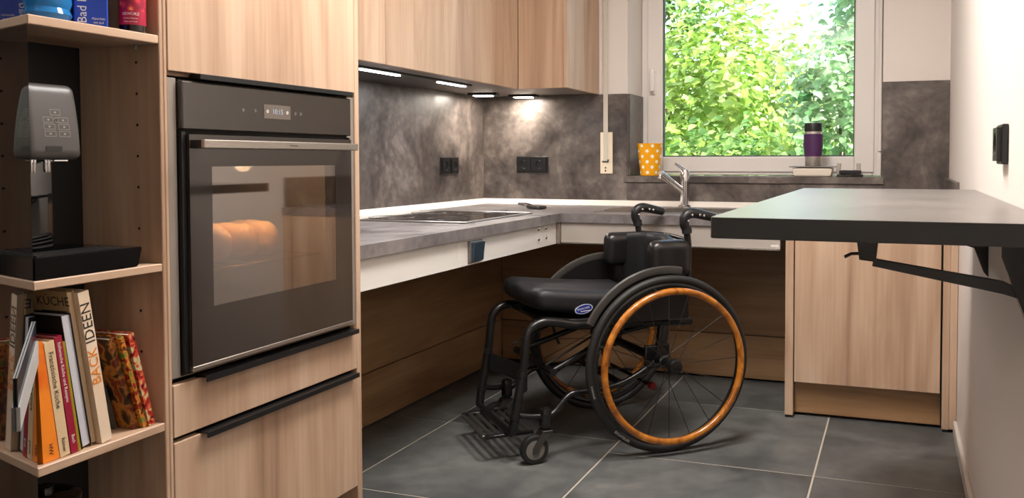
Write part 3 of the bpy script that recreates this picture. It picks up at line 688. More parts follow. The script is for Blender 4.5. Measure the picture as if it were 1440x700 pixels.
def panelling(label, boards, seam_axis):
    t = thing('wood_panelling', label, 'panelling', (boards[0][0], boards[0][2], 0))
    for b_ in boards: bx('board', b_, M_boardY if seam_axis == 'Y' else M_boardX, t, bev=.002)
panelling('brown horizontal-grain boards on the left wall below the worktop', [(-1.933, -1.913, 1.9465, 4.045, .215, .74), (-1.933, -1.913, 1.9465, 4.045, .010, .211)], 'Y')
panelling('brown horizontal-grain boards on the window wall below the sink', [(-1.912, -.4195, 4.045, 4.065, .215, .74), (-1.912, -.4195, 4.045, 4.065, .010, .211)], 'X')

def hob():
    t = thing('hob', 'black glass cooking hob with steel rim set in the worktop', 'hob', (-1.78, 3.15, ZT))
    x0, x1, y0, y1 = -2.045, -1.485, 2.835, 3.455
    bm = NB(); e = .009
    for b in [(x0, x1, y0, y0+e, ZT+.0003, ZT+.007), (x0, x1, y1-e, y1, ZT+.0003, ZT+.007), (x0, x0+e, y0+e, y1-e, ZT+.0003, ZT+.007), (x1-e, x1, y0+e, y1-e, ZT+.0003, ZT+.007)]: box(bm, *b, bev=.0015)
    obj('hob_rim', bm, M_steel, t)
    g = bx('hob_glass', (x0+e, x1-e, y0+e, y1-e, ZT+.0003, ZT+.006), M_hob, t, bev=0)
    mz = mat('zone_print', srgb(70, 66, 64), .3)
    for cx, cy, r in ((-1.90, 3.00, .09), (-1.90, 3.29, .075), (-1.65, 3.00, .075), (-1.65, 3.29, .10)):
        bm = NB(); tube(bm, [(cx+r*math.cos(a*PI/24), cy+r*math.sin(a*PI/24), ZT+.0061) for a in range(48)], .0012, 4, True); obj('cooking_zone', bm, mz, g)
hob()

def sink():
    t = thing('sink', 'steel inset sink with drainer under the window', 'sink', (-.95, 3.86, ZT))
    zt = ZT+.0035
    bm = NB(); X0, X1, Y0, Y1 = -1.28, -.56, 3.66, 4.10
    for b in [(X0, SX0, Y0, Y1, ZT+.0003, zt), (SX1, X1, Y0, Y1, ZT+.0003, zt), (SX0, SX1, Y0, SY_0, ZT+.0003, zt), (SX0, SX1, SY_1, Y1, ZT+.0003, zt)]: box(bm, *b)
    obj('sink_rim', bm, M_steelX, t)
    bm = NB(); e = .012; zb = ZT-.115
    box(bm, SX0+.001, SX0+.003, SY_0+.001, SY_1-.001, zb, zt-.001); box(bm, SX1-.003, SX1-.001, SY_0+.001, SY_1-.001, zb, zt-.001)
    box(bm, SX0+.001, SX1-.001, SY_0+.001, SY_0+.003, zb, zt-.001); box(bm, SX0+.001, SX1-.001, SY_1-.003, SY_1-.001, zb, zt-.001); box(bm, SX0+.001, SX1-.001, SY_0+.001, SY_1-.001, zb-.002, zb)
    obj('bowl', bm, M_steelX, t)
    bm = NB(); lathe(bm, [(.028, zb), (.028, zb+.003), (.022, zb+.002)], (-.82, 3.86, 0), 20); obj('drain', bm, M_chrome, t, smooth=True)
    for k in range(6): bx('drainer_rib', (-1.25, -1.06, 3.72+k*.05, 3.735+k*.05, zt, zt+.003), M_steelX, t, bev=.001)
sink()
def faucet():
    c = (-.964, 4.085); z0 = ZT+.0036
    t = thing('faucet', 'chrome mixer tap with slanted spout behind the sink', 'faucet', (c[0], c[1], z0))
    bm = NB(); lathe(bm, [(.031, z0), (.031, z0+.006), (.0235, z0+.012), (.0225, z0+.06), (.0225, z0+.125), (.0215, z0+.172), (.017, z0+.181)], (c[0], c[1], 0), 24); obj('tap_body', bm, M_chrome, t, smooth=True)
    bm = NB(); tube(bm, [(c[0]-.005, c[1]-.005, .878), (c[0]-.05, c[1]-.05, .922), (c[0]-.088, c[1]-.088, .958), (c[0]-.098, c[1]-.098, .962)], [.0165, .0155, .0165, .0175], 16); sp = obj('spout', bm, M_chrome, t, smooth=True)
    bm = NB(); cyl(bm, (c[0]-.093, c[1]-.093, .962), (c[0]-.098, c[1]-.098, .940), .0125, 16); obj('aerator', bm, M_chrome, sp, smooth=True)
    bm = NB(); tube(bm, [(c[0], c[1], .978), (c[0]-.014, c[1]-.010, .992), (c[0]-.040, c[1]-.026, 1.014)], [.016, .012, .008], 12, flat=.007); obj('lever', bm, M_chrome, t, smooth=True)
faucet()
def kitchen_tool():
    t = thing('kitchen_tool', 'small steel kitchen tool with looped handle lying on the worktop', 'kitchen tool', (-1.67, 3.84, ZT), R(-35))
    bm = NB(); tube(bm, smooth_path([(-.10, .01, .020), (-.06, .025, .018), (-.01, .02, .014), (.02, 0, .012), (-.01, -.02, .014), (-.06, -.022, .018)], 5, True), .0045, 8, True); obj('loop_handle', bm, M_chrome, t, local=True, smooth=True)
    bm = NB(); rbox(bm, (.065, 0, .0085), (.055, .026, .008), .007, 6); obj('tool_head', bm, mat('dark_steel', srgb(90, 88, 86), .3, .8), t, local=True, smooth=True)
kitchen_tool()

# ------------------------------------------------------------------ right base cabinet
def base_cabinet():
    t = thing('base_cabinet', 'light wood base cabinet with one door below the folding table', 'cabinet', (-.1, 3.85, 0))
    bx('side_panel', (-.419, -.3865, YWF+.0, 4.20, .010, .7595), M_woodV, t)
    bx('side_panel', (.165, .190, YWF+.0, 4.20, .010, .7595), M_woodV, t)
    bx('cabinet_door', (-.382, .1575, YWF-.002, YWF+.017, .146, .7575), M_woodV, t, bev=.0012)
    bx('cabinet_body', (-.386, .164, YWF+.03, 4.20, .150, .7595), M_dark, t)
    bx('filler_strip', (.1605, .1645, YWF+.006, YWF+.03, .02, .7595), M_dark, t)
    bx('wall_strip', (.1905, .2165, YWF+.0, YWF+.02, .012, .7595), M_woodV, t)
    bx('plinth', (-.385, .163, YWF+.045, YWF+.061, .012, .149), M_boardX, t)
    for x in (-.417, .168): bx('foot', (x, x+.016, YWF+.002, YWF+.045, 0, .0098), M_black, t, bev=0)
base_cabinet()

# ------------------------------------------------------------------ folding wall table
def table():
    t = thing('folding_table', 'dark stone-look folding table on black brackets on the right wall', 'table', (-.03, 2.07, .74))
    X0, X1, Y0, Y1, Z1, Z0 = -.282, XR-.001, 1.364, 2.83, .941, .9075
    bm = NB(); c = .012
    prism(bm, [(X0+c, Y0), (X1, Y0), (X1, Y1), (X0+c, Y1), (X0+c*.3, Y1-c*.3), (X0, Y1-c), (X0, Y0+c), (X0+c*.3, Y0+c*.3)], 'Z', Z0+.0, Z1-.0008); top = obj('table_top', bm, M_tabedge, t)
    bm = NB(); prism(bm, [(X0+c+.001, Y0+.001), (X1, Y0+.001), (X1, Y1-.001), (X0+c+.001, Y1-.001), (X0+.001, Y1-c-.001), (X0+.001, Y0+c+.001)], 'Z', Z1-.0007, Z1); obj('top_laminate', bm, M_tab, top, label='dark grey stone-look surface')
    for y in (1.55, 2.40):
        bm = NB(); prism(bm, [(.160, Z0-.0002), (.160, .873), (.208, .745), (XR-.0005, .735), (XR-.0005, Z0-.0002)], 'Y', y, y+.04); br = obj('wall_bracket', bm, M_blackm, t)
        bm = NB(); prism(bm, [(-.038, .862), (-.040, .850), (.165, .812), (.205, .800), (.205, .812), (.165, .832)], 'Y', y+.008, y+.028); obj('stay_bar', bm, M_blackm, t)
        bm = NB(); prism(bm, [(-.067, Z0-.0002), (-.061, .861), (-.034, .858), (-.029, Z0-.0002)], 'Y', y, y+.036); hs = obj('latch_housing', bm, M_blackm, t)
        bm = NB(); tube(bm, [(-.060, y+.018, .870), (-.075, y+.018, .869), (-.086, y+.018, .863)], .0028, 8); obj('latch_lever', bm, M_blackm, hs)
table()

# ------------------------------------------------------------------ sockets, belt winder
def socket(label, M, n=2, w_=.0895, hgt=.085, dep=.011):
    """built in a local frame: u across, v up, w out of the wall"""
    t = thing('wall_socket', label, 'socket', M.translation)
    W_ = w_*n
    bm = NB(); box(bm, -W_/2, W_/2, -hgt/2, hgt/2, 0.0003, dep*.6, bev=.002); bm.transform(M); obj('socket_frame', bm, M_black, t)
    for k in range(n):
        u = -W_/2+w_*(k+.5)
        bm = NB(); hw, hh, r = w_*.40, hgt*.42, w_*.25
        N_ = 32; o1 = []; i1 = []; i0 = []; o0 = []
        for a in range(N_):
            an = 2*PI*a/N_; ca, sa = math.cos(an), math.sin(an); s = 1/max(abs(ca), abs(sa))
            o1.append(bm.verts.new((u+ca*s*hw, sa*s*hh, dep))); o0.append(bm.verts.new((u+ca*s*hw, sa*s*hh, dep*.6)))
            i1.append(bm.verts.new((u+ca*r, sa*r, dep))); i0.append(bm.verts.new((u+ca*r*.95, sa*r*.95, dep*.62)))
        for a in range(N_):
            q = (a+1) % N_; bm.faces.new((o1[a], o1[q], i1[q], i1[a])); bm.faces.new((i1[a], i1[q], i0[q], i0[a])); bm.faces.new((o0[a], o0[q], o1[q], o1[a]))
        bm.faces.new(i0); bm.transform(M); ins = obj('socket_insert', bm, M_black, t, smooth=True)
        bm = NB()
        for s in (-1, 1): box(bm, u-.004, u+.004, s*r*.9-.0025, s*r*.9+.0025, dep*.6, dep*.9)
        bm.transform(M); obj('earth_clip', bm, M_chrome, ins)
        bm = NB()
        for s in (-1, 1): lathe(bm, [(.0028, dep*.625), (.0028, dep*.635)], (u+s*.0095, 0, 0), 10)
        bm.transform(M); obj('pin_opening', bm, M_dark, ins)
socket('black double socket on the splashback left of the window', basis((-1.8255, YB-.0002, 1.0055), (1, 0, 0), (0, 0, 1)))
socket('black double socket on the left wall beside the corner', basis((XL+.0002, 3.86, 1.0015), (0, 1, 0), (0, 0, 1)))
socket('black single socket on the white right-hand wall above the table', basis((XR-.0002, 2.06, 1.064), (0, -1, 0), (0, 0, 1)), 1, .105, .085, .022)

def belt_winder():
    t = thing('blind_belt_winder', 'white roller-blind belt winder with strap hanging on the dark splashback', 'belt winder', (-1.41, YB, .959))
    M_cream = mat('cream_plastic', srgb(238, 222, 196), .4)
    pl = bx('cover_plate', (-1.443, -1.378, YB-.010, YB-.0003, .959, 1.171), M_cream, t, bev=.002)
    bx('strap', (-1.425, -1.401, YB-.0135, YB-.0102, 1.024, 2.25), mat('grey_strap', srgb(206, 198, 184), .7), t, bev=0)
    bx('strap_slot', (-1.431, -1.399, YB-.015, YB-.0102, 1.018, 1.0235), M_black, pl, bev=0)
    bm = NB(); box(bm, -1.402, -1.397, YB-.017, YB-.0102, 1.018, 1.032); obj('stop_tab', bm, M_black, pl)
    for z in (.974, .989):
        bm = NB(); lathe(bm, [(.0042, -.0112), (.0042, -.0101)], (-1.4145, YB, z), 12, 'Y'); obj('screw', bm, M_matt, pl)
belt_winder()

# ------------------------------------------------------------------ things on the window sill
ZSI = .9482
def sill_items():
    c = (-1.197, 4.30, 0)
    t = thing('beaker', 'yellow beaker with white dots on the window sill', 'cup', (c[0], c[1], ZSI))
    rb, rt, hh = .049, .066, .165
    bm = NB(); lathe(bm, [(rb*.9, ZSI), (rb, ZSI+.002), (rt, ZSI+hh), (rt-.003, ZSI+hh), (rb-.003, ZSI+.006)], c, 40); cup = obj('cup_body', bm, mat('yellow_melamine', srgb(244, 168, 12), .3), t, smooth=True)
    bm = NB(); n = 0
    for i, z in enumerate([.018, .045, .072, .099, .126, .152]):
        for k in range(7):
            a = 2*PI*(k+.5*(i % 2))/7 + .25; r = rb+(rt-rb)*z/hh+.0004; ra = .0085
            ring = []
            for q in range(12):
                da = ra*math.cos(q*PI/6)/r; dz = ra*math.sin(q*PI/6); rr = rb+(rt-rb)*(z+dz)/hh+.0005
                ring.append(bm.verts.new((c[0]+rr*math.cos(a+da), c[1]+rr*math.sin(a+da), ZSI+z+dz)))
            bm.faces.new(ring)
    obj('white_dots', bm, mat('white_dot', srgb(248, 240, 222), .35), cup)
    # food box with grey lid
    x0, x1, y0, y1 = -.484, -.292, 4.275, 4.405
    t = thing('food_box', 'white plastic food box with grey lid on the window sill', 'box', ((x0+x1)/2, (y0+y1)/2, ZSI))
    def fb(q): k = 1-.10*(.5-q.z/.044); return Vector((q.x*k, q.y*k, q.z))
    bm = NB(); rbox(bm, ((x0+x1)/2, (y0+y1)/2, ZSI+.022), ((x1-x0)/2, (y1-y0)/2, .022), .010, 8, fb); obj('box_body', bm, mat('white_plastic', srgb(238, 226, 210), .35), t, smooth=True)
    bm = NB(); rbox(bm, ((x0+x1)/2, (y0+y1)/2, ZSI+.0475), ((x1-x0)/2+.012, (y1-y0)/2+.008, .0032), .003, 6); obj('lid', bm, mat('grey_lid', srgb(118, 112, 106), .4), t, smooth=True)
    # travel mug on the lid
    c = (-.388, 4.335, 0); zb = ZSI+.0508
    t = thing('travel_mug', 'purple steel travel mug with black lid on top of the white food box', 'mug', (c[0], c[1], zb))
    bm = NB(); lathe(bm, [(.036, zb), (.0375, zb+.002), (.0405, zb+.048), (.0405, zb+.155), (.040, zb+.168)], c, 36); obj('steel_body', bm, mat('satin_mug_steel', srgb(205, 198, 190), .32, .85), t, smooth=True)
    bm = NB(); lathe(bm, [(.0395, zb+.046), (.0415, zb+.047), (.0455, zb+.10), (.0455, zb+.153), (.041, zb+.155)], c, 36); obj('sleeve', bm, mat('purple_rubber', srgb(74, 34, 84), .55), t, smooth=True)
    bm = NB(); lathe(bm, [(.040, zb+.166), (.0425, zb+.168), (.0425, zb+.200), (.041, zb+.2065), (.035, zb+.2075)], c, 36); obj('lid', bm, M_black, t, smooth=True)
    # sponge holder
    x0, x1, y0, y1 = -.275, -.155, 4.29, 4.37
    t = thing('sponge_holder', 'black dish holding a scourer between two white uprights on the window sill', 'sponge holder', ((x0+x1)/2, (y0+y1)/2, ZSI))
    bm = NB(); box(bm, x0, x1, y0, y1, ZSI, ZSI+.012, bev=.004, seg=2); obj('dish', bm, M_gloss, t)
    bm = NB(); rbox(bm, ((x0+x1)/2, (y0+y1)/2, ZSI+.0215), (.05, .032, .009), .004, 6, lambda q: q+Vector((0, 0, .0012*math.sin(q.x*400)*math.cos(q.y*500)))); obj('scourer', bm, mat('dark_scourer', srgb(44, 44, 46), .9), t)
    for xx, k in ((-.272, .12), (-.176, -.03)):
        bm = NB(); box(bm, -.009, .009, -.02, .02, 0, .052, bev=.001, M=Matrix.Translation((xx, (y0+y1)/2, ZSI+.0121 if xx > -.2 else ZSI+.013)) @ Matrix.Rotation(k, 4, 'Y')); obj('upright', bm, mat('beige_upright', srgb(178, 168, 156), .5), t)
sill_items()

# ------------------------------------------------------------------ wheelchair (local: +x forward, +y its left side, z up)
def wheelchair():
    th = R(223); l = Vector((-math.sin(th), math.cos(th), 0)); O = Vector((-.755, 2.963, 0))-l*.29
    t = thing('wheelchair', 'black active wheelchair with wooden handrims parked under the worktop corner', 'wheelchair', O, th)
    M_tyre = mat('tyre_rubber', srgb(25, 24, 23), .55); M_rim = mat('black_rim', srgb(22, 22, 22), .3)
    M_frame = mat('black_frame_paint', srgb(24, 23, 23), .24, 0, 1.5); M_spoke = mat('dark_spoke', srgb(60, 58, 56), .3, .7)
    M_uph = mat('black_upholstery', srgb(21, 20, 23), .5); M_vinyl = mat('black_vinyl', srgb(24, 22, 22), .3)
    M_hand = mat('handrim_wood', srgb(190, 120, 36), .25); N, L, p = nodes(M_hand)
    tc = N.new('ShaderNodeTexCoord'); n = N.new('ShaderNodeTexNoise'); n.inputs['Scale'].default_value = 14; n.inputs['Detail'].default_value = 4; n.inputs['Distortion'].default_value = 1.5
    L.new(tc.outputs['Object'], n.inputs['Vector']); rp = ramp(N, [(.3, srgb(112, 60, 12)), (.5, srgb(170, 100, 24)), (.7, srgb(198, 128, 40))]); L.new(n.outputs[0], rp.inputs[0]); L.new(rp.outputs[0], p.inputs['Base Color']); p.inputs['Coat Weight'].default_value = .6; p.inputs['Coat Roughness'].default_value = .1
    RW = .313
    def ring(bm, rad, r, y, seg=72, s2=10, flat=None):
        tube(bm, [(rad*math.cos(2*PI*k/seg), y, RW+rad*math.sin(2*PI*k/seg)) for k in range(seg)], r, s2, True, flat=flat)
    def wheel(sgn, toe):
        """built about the wheel's own origin line x=0,y=0; moved to y = sgn*.29"""
        T = Matrix.Translation((0, sgn*.29, 0)) @ Matrix.Rotation(toe, 4, 'Z')
        def put(name, bm, m, par, **k):
            bm.transform(T); return obj(name, bm, m, par, local=True, **k)
        bm = NB(); ring(bm, .279, .010, 0, 72, 8); wh = put('rear_wheel', bm, M_rim, t, smooth=True)
        bm = NB(); ring(bm, RW-.0145, .0145, 0, 72, 12); ty = put('tyre', bm, M_tyre, wh, smooth=True)
        bm = NB(); ring(bm, .2625, .0125, sgn*.048, 80, 12); put('handrim', bm, M_hand, wh, smooth=True, label='varnished orange-brown wooden handrim')
        for k in range(6):
            a = 2*PI*k/6+.3; ca, sa = math.cos(a), math.sin(a)
            bm = NB(); cyl(bm, (.276*ca, 0, RW+.276*sa), (.264*ca, sgn*.044, RW+.264*sa), .004, 6); put('handrim_tab', bm, M_spoke, wh)
        bm = NB(); prof = [(.010, -.045), (.022, -.040), (.023, -.030), (.014, -.024), (.013, .020), (.022, .026), (.023, .034), (.026, .040), (.026, .056), (.022, .062), (.012, .064)]
        lathe(bm, [(r, sgn*y) for r, y in prof], (0, 0, RW), 24, 'Y'); put('hub', bm, M_frame, wh, smooth=True)
        for k in range(20):
            a = 2*PI*k/20; s = 1 if k % 2 else -1; b_ = a+(.62 if (k//2) % 2 else -.62)
            y0 = sgn*(.030 if s > 0 else -.032)
            bm = NB(); tube(bm, [(.021*math.cos(b_), y0, RW+.021*math.sin(b_)), (.272*math.cos(a), sgn*.002*s, RW+.272*math.sin(a))], .0014, 5); put('spoke', bm, M_spoke, wh)
        if sgn > 0:
            def arc(s, size, mid, m):
                r0 = .3005
                bend = lambda q: Vector(((r0-q.y)*math.cos(mid-q.x/r0), .0147+q.z, RW+(r0-q.y)*math.sin(mid-q.x/r0)))
                put('tyre_lettering', text_bm(s, size, Matrix.Identity(4), .0004, bend), m, ty)
            mt = mat('tyre_print', srgb(168, 164, 158), .5)
            arc('RIGHTRUN', .0135, R(-52), mt); arc('SCHWALBE', .009, R(-14), mt)
            # valve cap
        return wh
    wheel(1, R(-3)); wheel(-1, 0)
    # axle
    bm = NB(); cyl(bm, (0, -.27, RW), (0, .27, RW), .016, 18); obj('axle_tube', bm, M_frame, t, local=True, smooth=True)
    for s in (-1, 1):
        y = s*.20
        # main side tube: seat rail, knee bend, front leg
        P = smooth_path([(-.14, y, .44), (.10, y, .448), (.30, y, .457), (.40, y, .476), (.455, y, .474), (.492, y, .445), (.503, y, .39), (.508, y, .335), (.524, y, .25), (.540, y, .16), (.549, y*.97, .105)], 6)
        bm = NB(); tube(bm, P, .0155, 14); obj('side_tube', bm, M_frame, t, local=True, smooth=True)
        bm = NB(); cyl(bm, (.5115, y, .315), (.515, y, .295), .0175, 14); cyl(bm, (.538, y, .17), (.541, y, .155), .0175, 14); obj('tube_clamp', bm, M_blackm, t, local=True, smooth=True)
        # lower tube from axle forward to the castor housing
        P = smooth_path([(.0, y, RW), (.06, y, .270), (.16, y, .232), (.30, y, .222), (.345, y, .214), (.40, y*1.04, .166), (.435, y*1.06, .150)], 5)
        bm = NB(); tube(bm, P, .0115, 12); obj('lower_tube', bm, M_frame, t, local=True, smooth=True)
        bm = NB(); tube(bm, [(.530, y, .168), (.49, y*1.02, .160), (.440, y*1.06, .158)], .010, 12); obj('castor_strut', bm, M_frame, t, local=True, smooth=True)
        # uprights between seat rail and lower tube
        bm = NB(); cyl(bm, (-.02, y, .445), (0, y, RW-.01), .013, 12); box(bm, -.05, .05, y-.008, y+.008, RW-.035, RW+.05, bev=.004); obj('axle_plate', bm, M_frame, t, local=True, smooth=True)
        bm = NB(); cyl(bm, (.40, y*.9, .30), (.12, y*.6, .40), .011, 10); cyl(bm, (.12, y*.6, .40), (.02, y, .44), .010, 10); obj('brace_tube', bm, M_frame, t, local=True, smooth=True)
        bm = NB(); cyl(bm, (.425, y*.93, .325), (.24, y*.8, .405), .004, 8); obj('brace_rod', bm, M_spoke, t, local=True)
        # castor
        hx, hy = .435, y*1.06
        bm = NB(); lathe(bm, [(.012, .118), (.020, .121), (.021, .128), (.021, .176), (.018, .184), (.008, .188)], (hx, hy, 0), 20); hs = obj('castor_housing', bm, M_frame, t, local=True, smooth=True)
        cx, cy = .478, hy+s*.004
        bm = NB(); cyl(bm, (hx, hy, .120), (hx, hy, .108), .010, 12)
        for q in (-1, 1): prism(bm, [(hx-.018, .112), (hx+.018, .112), (cx+.010, .058), (cx+.010, .040), (cx-.010, .040), (cx-.014, .060)], 'Y', cy+q*.019-.003, cy+q*.019+.003)
        box(bm, hx-.018, hx+.018, cy-.022, cy+.022, .103, .113, bev=.002); obj('castor_fork', bm, mat('dark_alloy', srgb(84, 80, 76), .35, .7), t, local=True)
        bm = NB(); lathe(bm, [(.034, -.0145), (.046, -.0135), (.050, -.007), (.050, .007), (.046, .0135), (.034, .0145)], (cx, cy, .0502), 32, 'Y'); cw = obj('castor_wheel', bm, M_tyre, t, local=True, smooth=True)
        bm = NB(); lathe(bm, [(.008, -.0155), (.030, -.0150), (.033, -.0146), (.033, .0146), (.030, .0150), (.008, .0155)], (cx, cy, .0502), 24, 'Y'); obj('castor_hub', bm, mat('grey_hub', srgb(110, 106, 100), .4), cw, local=True, smooth=True)
        # clothes guard following the tyre
        yg = s*.252; rg = .326
        arc_ = [(rg*math.cos(a), RW+rg*math.sin(a)) for a in [R(28+k*(102-28)/18) for k in range(19)]]
        poly = arc_+[(-.10, .60), (-.10, .462), (.24, .462)]
        bm = NB(); prism(bm, poly, 'Y', yg-.0015, yg+.0015); g = obj('side_guard', bm, M_vinyl, t, local=True)
        bm = NB(); tube(bm, [(x, yg+s*.004, z) for x, z in arc_], .0085, 8, flat=.016); obj('guard_rim', bm, mat('guard_edge', srgb(58, 55, 52), .35), g, local=True, smooth=True)
        # back post and push handle
        P = smooth_path([(-.10, y, .43), (-.125, y, .56), (-.130, y, .70), (-.122, y, .775)], 5); bm = NB(); tube(bm, P, .0125, 12); bp = obj('back_post', bm, M_frame, t, local=True, smooth=True)
        P = smooth_path([(-.122, y, .772), (-.112, y, .80), (-.118, y, .826), (-.145, y, .836), (-.19, y, .828), (-.245, y, .815)], 5)
        rr = [.016+.003*math.sin(k*PI/(len(P)-1)) for k in range(len(P))]; rr[-1] = .008
        bm = NB(); tube(bm, P, rr, 12); hd = obj('push_handle', bm, M_black, t, local=True, smooth=True)
        bm = NB()
        for x, z in ((-.120, .808), (-.136, .829), (-.168, .829), (-.185, .826)): lathe(bm, [(.0045, .0165), (.0045, .0195), (.002, .0205)], (x, y, z), 10, 'Y')
        obj('handle_bolt', bm, M_chrome, hd, local=True)
        bm = NB(); cyl(bm, (-.124, y, .762), (-.121, y, .785), .0185, 14); obj('handle_collar', bm, M_matt, hd, local=True, smooth=True)
        # brake
        bm = NB(); tube(bm, smooth_path([(.20, s*.228, .44), (.235, s*.235, .40), (.225, s*.235, .34), (.21, s*.232, .30)], 5), .006, 8); br = obj('brake_lever', bm, M_blackm, t, local=True, smooth=True)
        bm = NB(); rbox(bm, (.225, s*.235, .415), (.013, .011, .024), .009, 5); obj('brake_knob', bm, M_matt, br, local=True, smooth=True)
        bm = NB(); box(bm, .17, .26, s*.205, s*.222, .428, .444, bev=.003); obj('brake_mount', bm, M_blackm, br, local=True)
        # lateral support pad
        def fp(q, s=s): return Vector((q.x, q.y+s*(-.9*(q.x+.08)**2+.25*max(0, q.x)), q.z))
        bm = NB(); rbox(bm, (-.052, s*.195, .672), (.082, .034, .068), .033, 10, fp); obj('side_pad', bm, M_vinyl, t, local=True, smooth=True)
    # seat cushion
    def fc(q):
        f = (q.x+.235)/.47; z = q.z
        if z > 0: z += .022*f*f - .010*math.cos(q.y/.19*PI/2)*(1-f)*.8 + .006*math.cos(q.y/.095*PI)*f
        x = q.x + (.018 if f > .85 else 0)*(1-abs(q.y)/.2)
        if z < 0 and f > .55: z += .028*(f-.55)/.45
        return Vector((x, q.y, z+.012*f))
    bm = NB(); rbox(bm, (.222, 0, .515), (.235, .198, .040), .034, 14, fc); cu = obj('seat_cushion', bm, M_uph, t, local=True, smooth=True)
    bm = NB(); box(bm, -.02, .42, -.192, .192, .462, .478, bev=.004); obj('seat_sling', bm, M_matt, t, local=True)
    # oval maker's badge on the cushion side
    def oval(a, b_, k): return [(.286+a*math.cos(2*PI*i/28), .512+b_*math.sin(2*PI*i/28)) for i in range(28)]
    Mr = Matrix.Translation((.286, 0, .512)) @ Matrix.Rotation(R(10), 4, 'Y') @ Matrix.Translation((-.286, 0, -.512))
    for (a, b_, y0, y1, m, nm) in [(.034, .0165, .1955, .1990, mat('badge_rim', srgb(190, 196, 210), .4), 'badge_rim'), (.0305, .0138, .1960, .1994, mat('badge_blue', srgb(22, 40, 130), .4), 'badge')]:
        bm = NB(); prism(bm, oval(a, b_, 0), 'Y', y0, y1); bm.transform(Mr); obj(nm, bm, m, cu, local=True)
    obj('badge_lettering', text_bm('INVACARE', .0098, Mr @ basis((.287, .1997, .514), (-1, 0, 0), (0, 0, 1)), .0002), M_text, cu, local=True)
    bm = NB(); prism(bm, [(.262, .5035), (.300, .5075), (.300, .5052), (.262, .5008)], 'Y', .1994, .1998); bm.transform(Mr); obj('badge_stripe', bm, M_text, cu, local=True)
    # backrest with three sections
    def fb(q):
        k = abs(q.y)/.185
        gro = .016*math.exp(-((abs(q.y)-.062)/.010)**2) if q.x > 0 else 0
        puff = .016*math.cos(min(1, abs(q.y)/.062)*PI/2) if q.x > 0 else 0
        return Vector((q.x+.045*k**2.2-gro+puff-.10*(q.z-.0)*.25, q.y, q.z-(.016*k**3 if q.z > .08 else 0)))
    bm = NB(); rbox(bm, (-.105, 0, .613), (.024, .186, .135), .020, 22, fb); obj('backrest', bm, M_uph, t, local=True, smooth=True)
    bm = NB(); tube(bm, smooth_path([(-.128, -.2, .735), (-.150, 0, .74), (-.128, .2, .735)], 6), .008, 10); obj('back_crossbar', bm, M_frame, t, local=True, smooth=True)
    bm = NB(); tube(bm, [(-.115, -.2, .50), (-.14, 0, .50), (-.115, .2, .50)], .010, 10); obj('back_crossbar', bm, M_frame, t, local=True, smooth=True)
    # front cross bars, calf strap, footplate
    bm = NB(); P = smooth_path([(.512, -.195, .27), (.462, -.10, .255), (.445, 0, .25), (.462, .10, .255), (.510, .195, .27)], 6)
    for i in range(len(P)-1):
        a, b_ = P[i], P[i+1]; w1 = .032
        for (d, e) in ((-.0015, .0015),):
            vs_ = [bm.verts.new(v) for v in ((a.x+d, a.y, a.z-w1), (b_.x+d, b_.y, b_.z-w1), (b_.x+d, b_.y, b_.z+w1), (a.x+d, a.y, a.z+w1), (a.x+e, a.y, a.z-w1), (b_.x+e, b_.y, b_.z-w1), (b_.x+e, b_.y, b_.z+w1), (a.x+e, a.y, a.z+w1))]
            for f in ((0, 1, 2, 3), (7, 6, 5, 4), (0, 4, 5, 1), (3, 2, 6, 7)): bm.faces.new([vs_[i_] for i_ in f])
    bmesh.ops.remove_doubles(bm, verts=bm.verts[:], dist=.0002); obj('calf_strap', bm, M_matt, t, local=True, smooth=True)
    bm = NB(); cyl(bm, (.40, -.2, .30), (.40, .2, .30), .013, 12); cyl(bm, (.14, -.2, .235), (.14, .2, .235), .012, 12); cyl(bm, (.30, -.2, .452), (.30, .2, .452), .010, 12); obj('cross_bar', bm, M_frame, t, local=True, smooth=True)
    fpz = .088
    bm = NB(); cyl(bm, (.552, -.197, .105), (.552, .197, .105), .011, 12)
    for y in (-.145, .145): box(bm, .455, .63, y-.008, y+.008, fpz-.006, fpz+.006, bev=.002); 
    for y in (-.145, .145): cyl(bm, (.552, y, .105), (.552, y, fpz), .008, 10)
    fp_ = obj('footplate', bm, M_blackm, t, local=True, smooth=True)
    first = None
    for k in range(7):
        x = .458+k*.0275; bm = NB(); box(bm, x, x+.013, -.137, .137, fpz-.004, fpz+.004, bev=.0015); obj('footplate_bar', bm, mat('footplate_alloy', srgb(96, 92, 88), .3, .7) if k == 0 else bpy.data.materials['footplate_alloy'], fp_, local=True)
    # anti-tip red cap and rear bar
    bm = NB(); cyl(bm, (.0, -.19, .205), (.0, .15, .205), .007, 10); obj('rear_bar', bm, M_frame, t, local=True)
    bm = NB(); lathe(bm, [(.012, -.012), (.014, -.006), (.014, .006), (.012, .012)], (.0, .16, .205), 14, 'Y'); obj('red_cap', bm, mat('red_plastic', srgb(120, 16, 20), .4), t, local=True, smooth=True)
    bm = NB(); tube(bm, [(.37, y, .46) for y in (-.2, .2)], .004, 6); tube(bm, smooth_path([(.385, -.196, .487), (.42, -.10, .480), (.43, 0, .478), (.42, .1, .480), (.36, .204, .482)], 5), .0035, 6); obj('seat_cord', bm, M_spoke, t, local=True, smooth=True)
wheelchair()

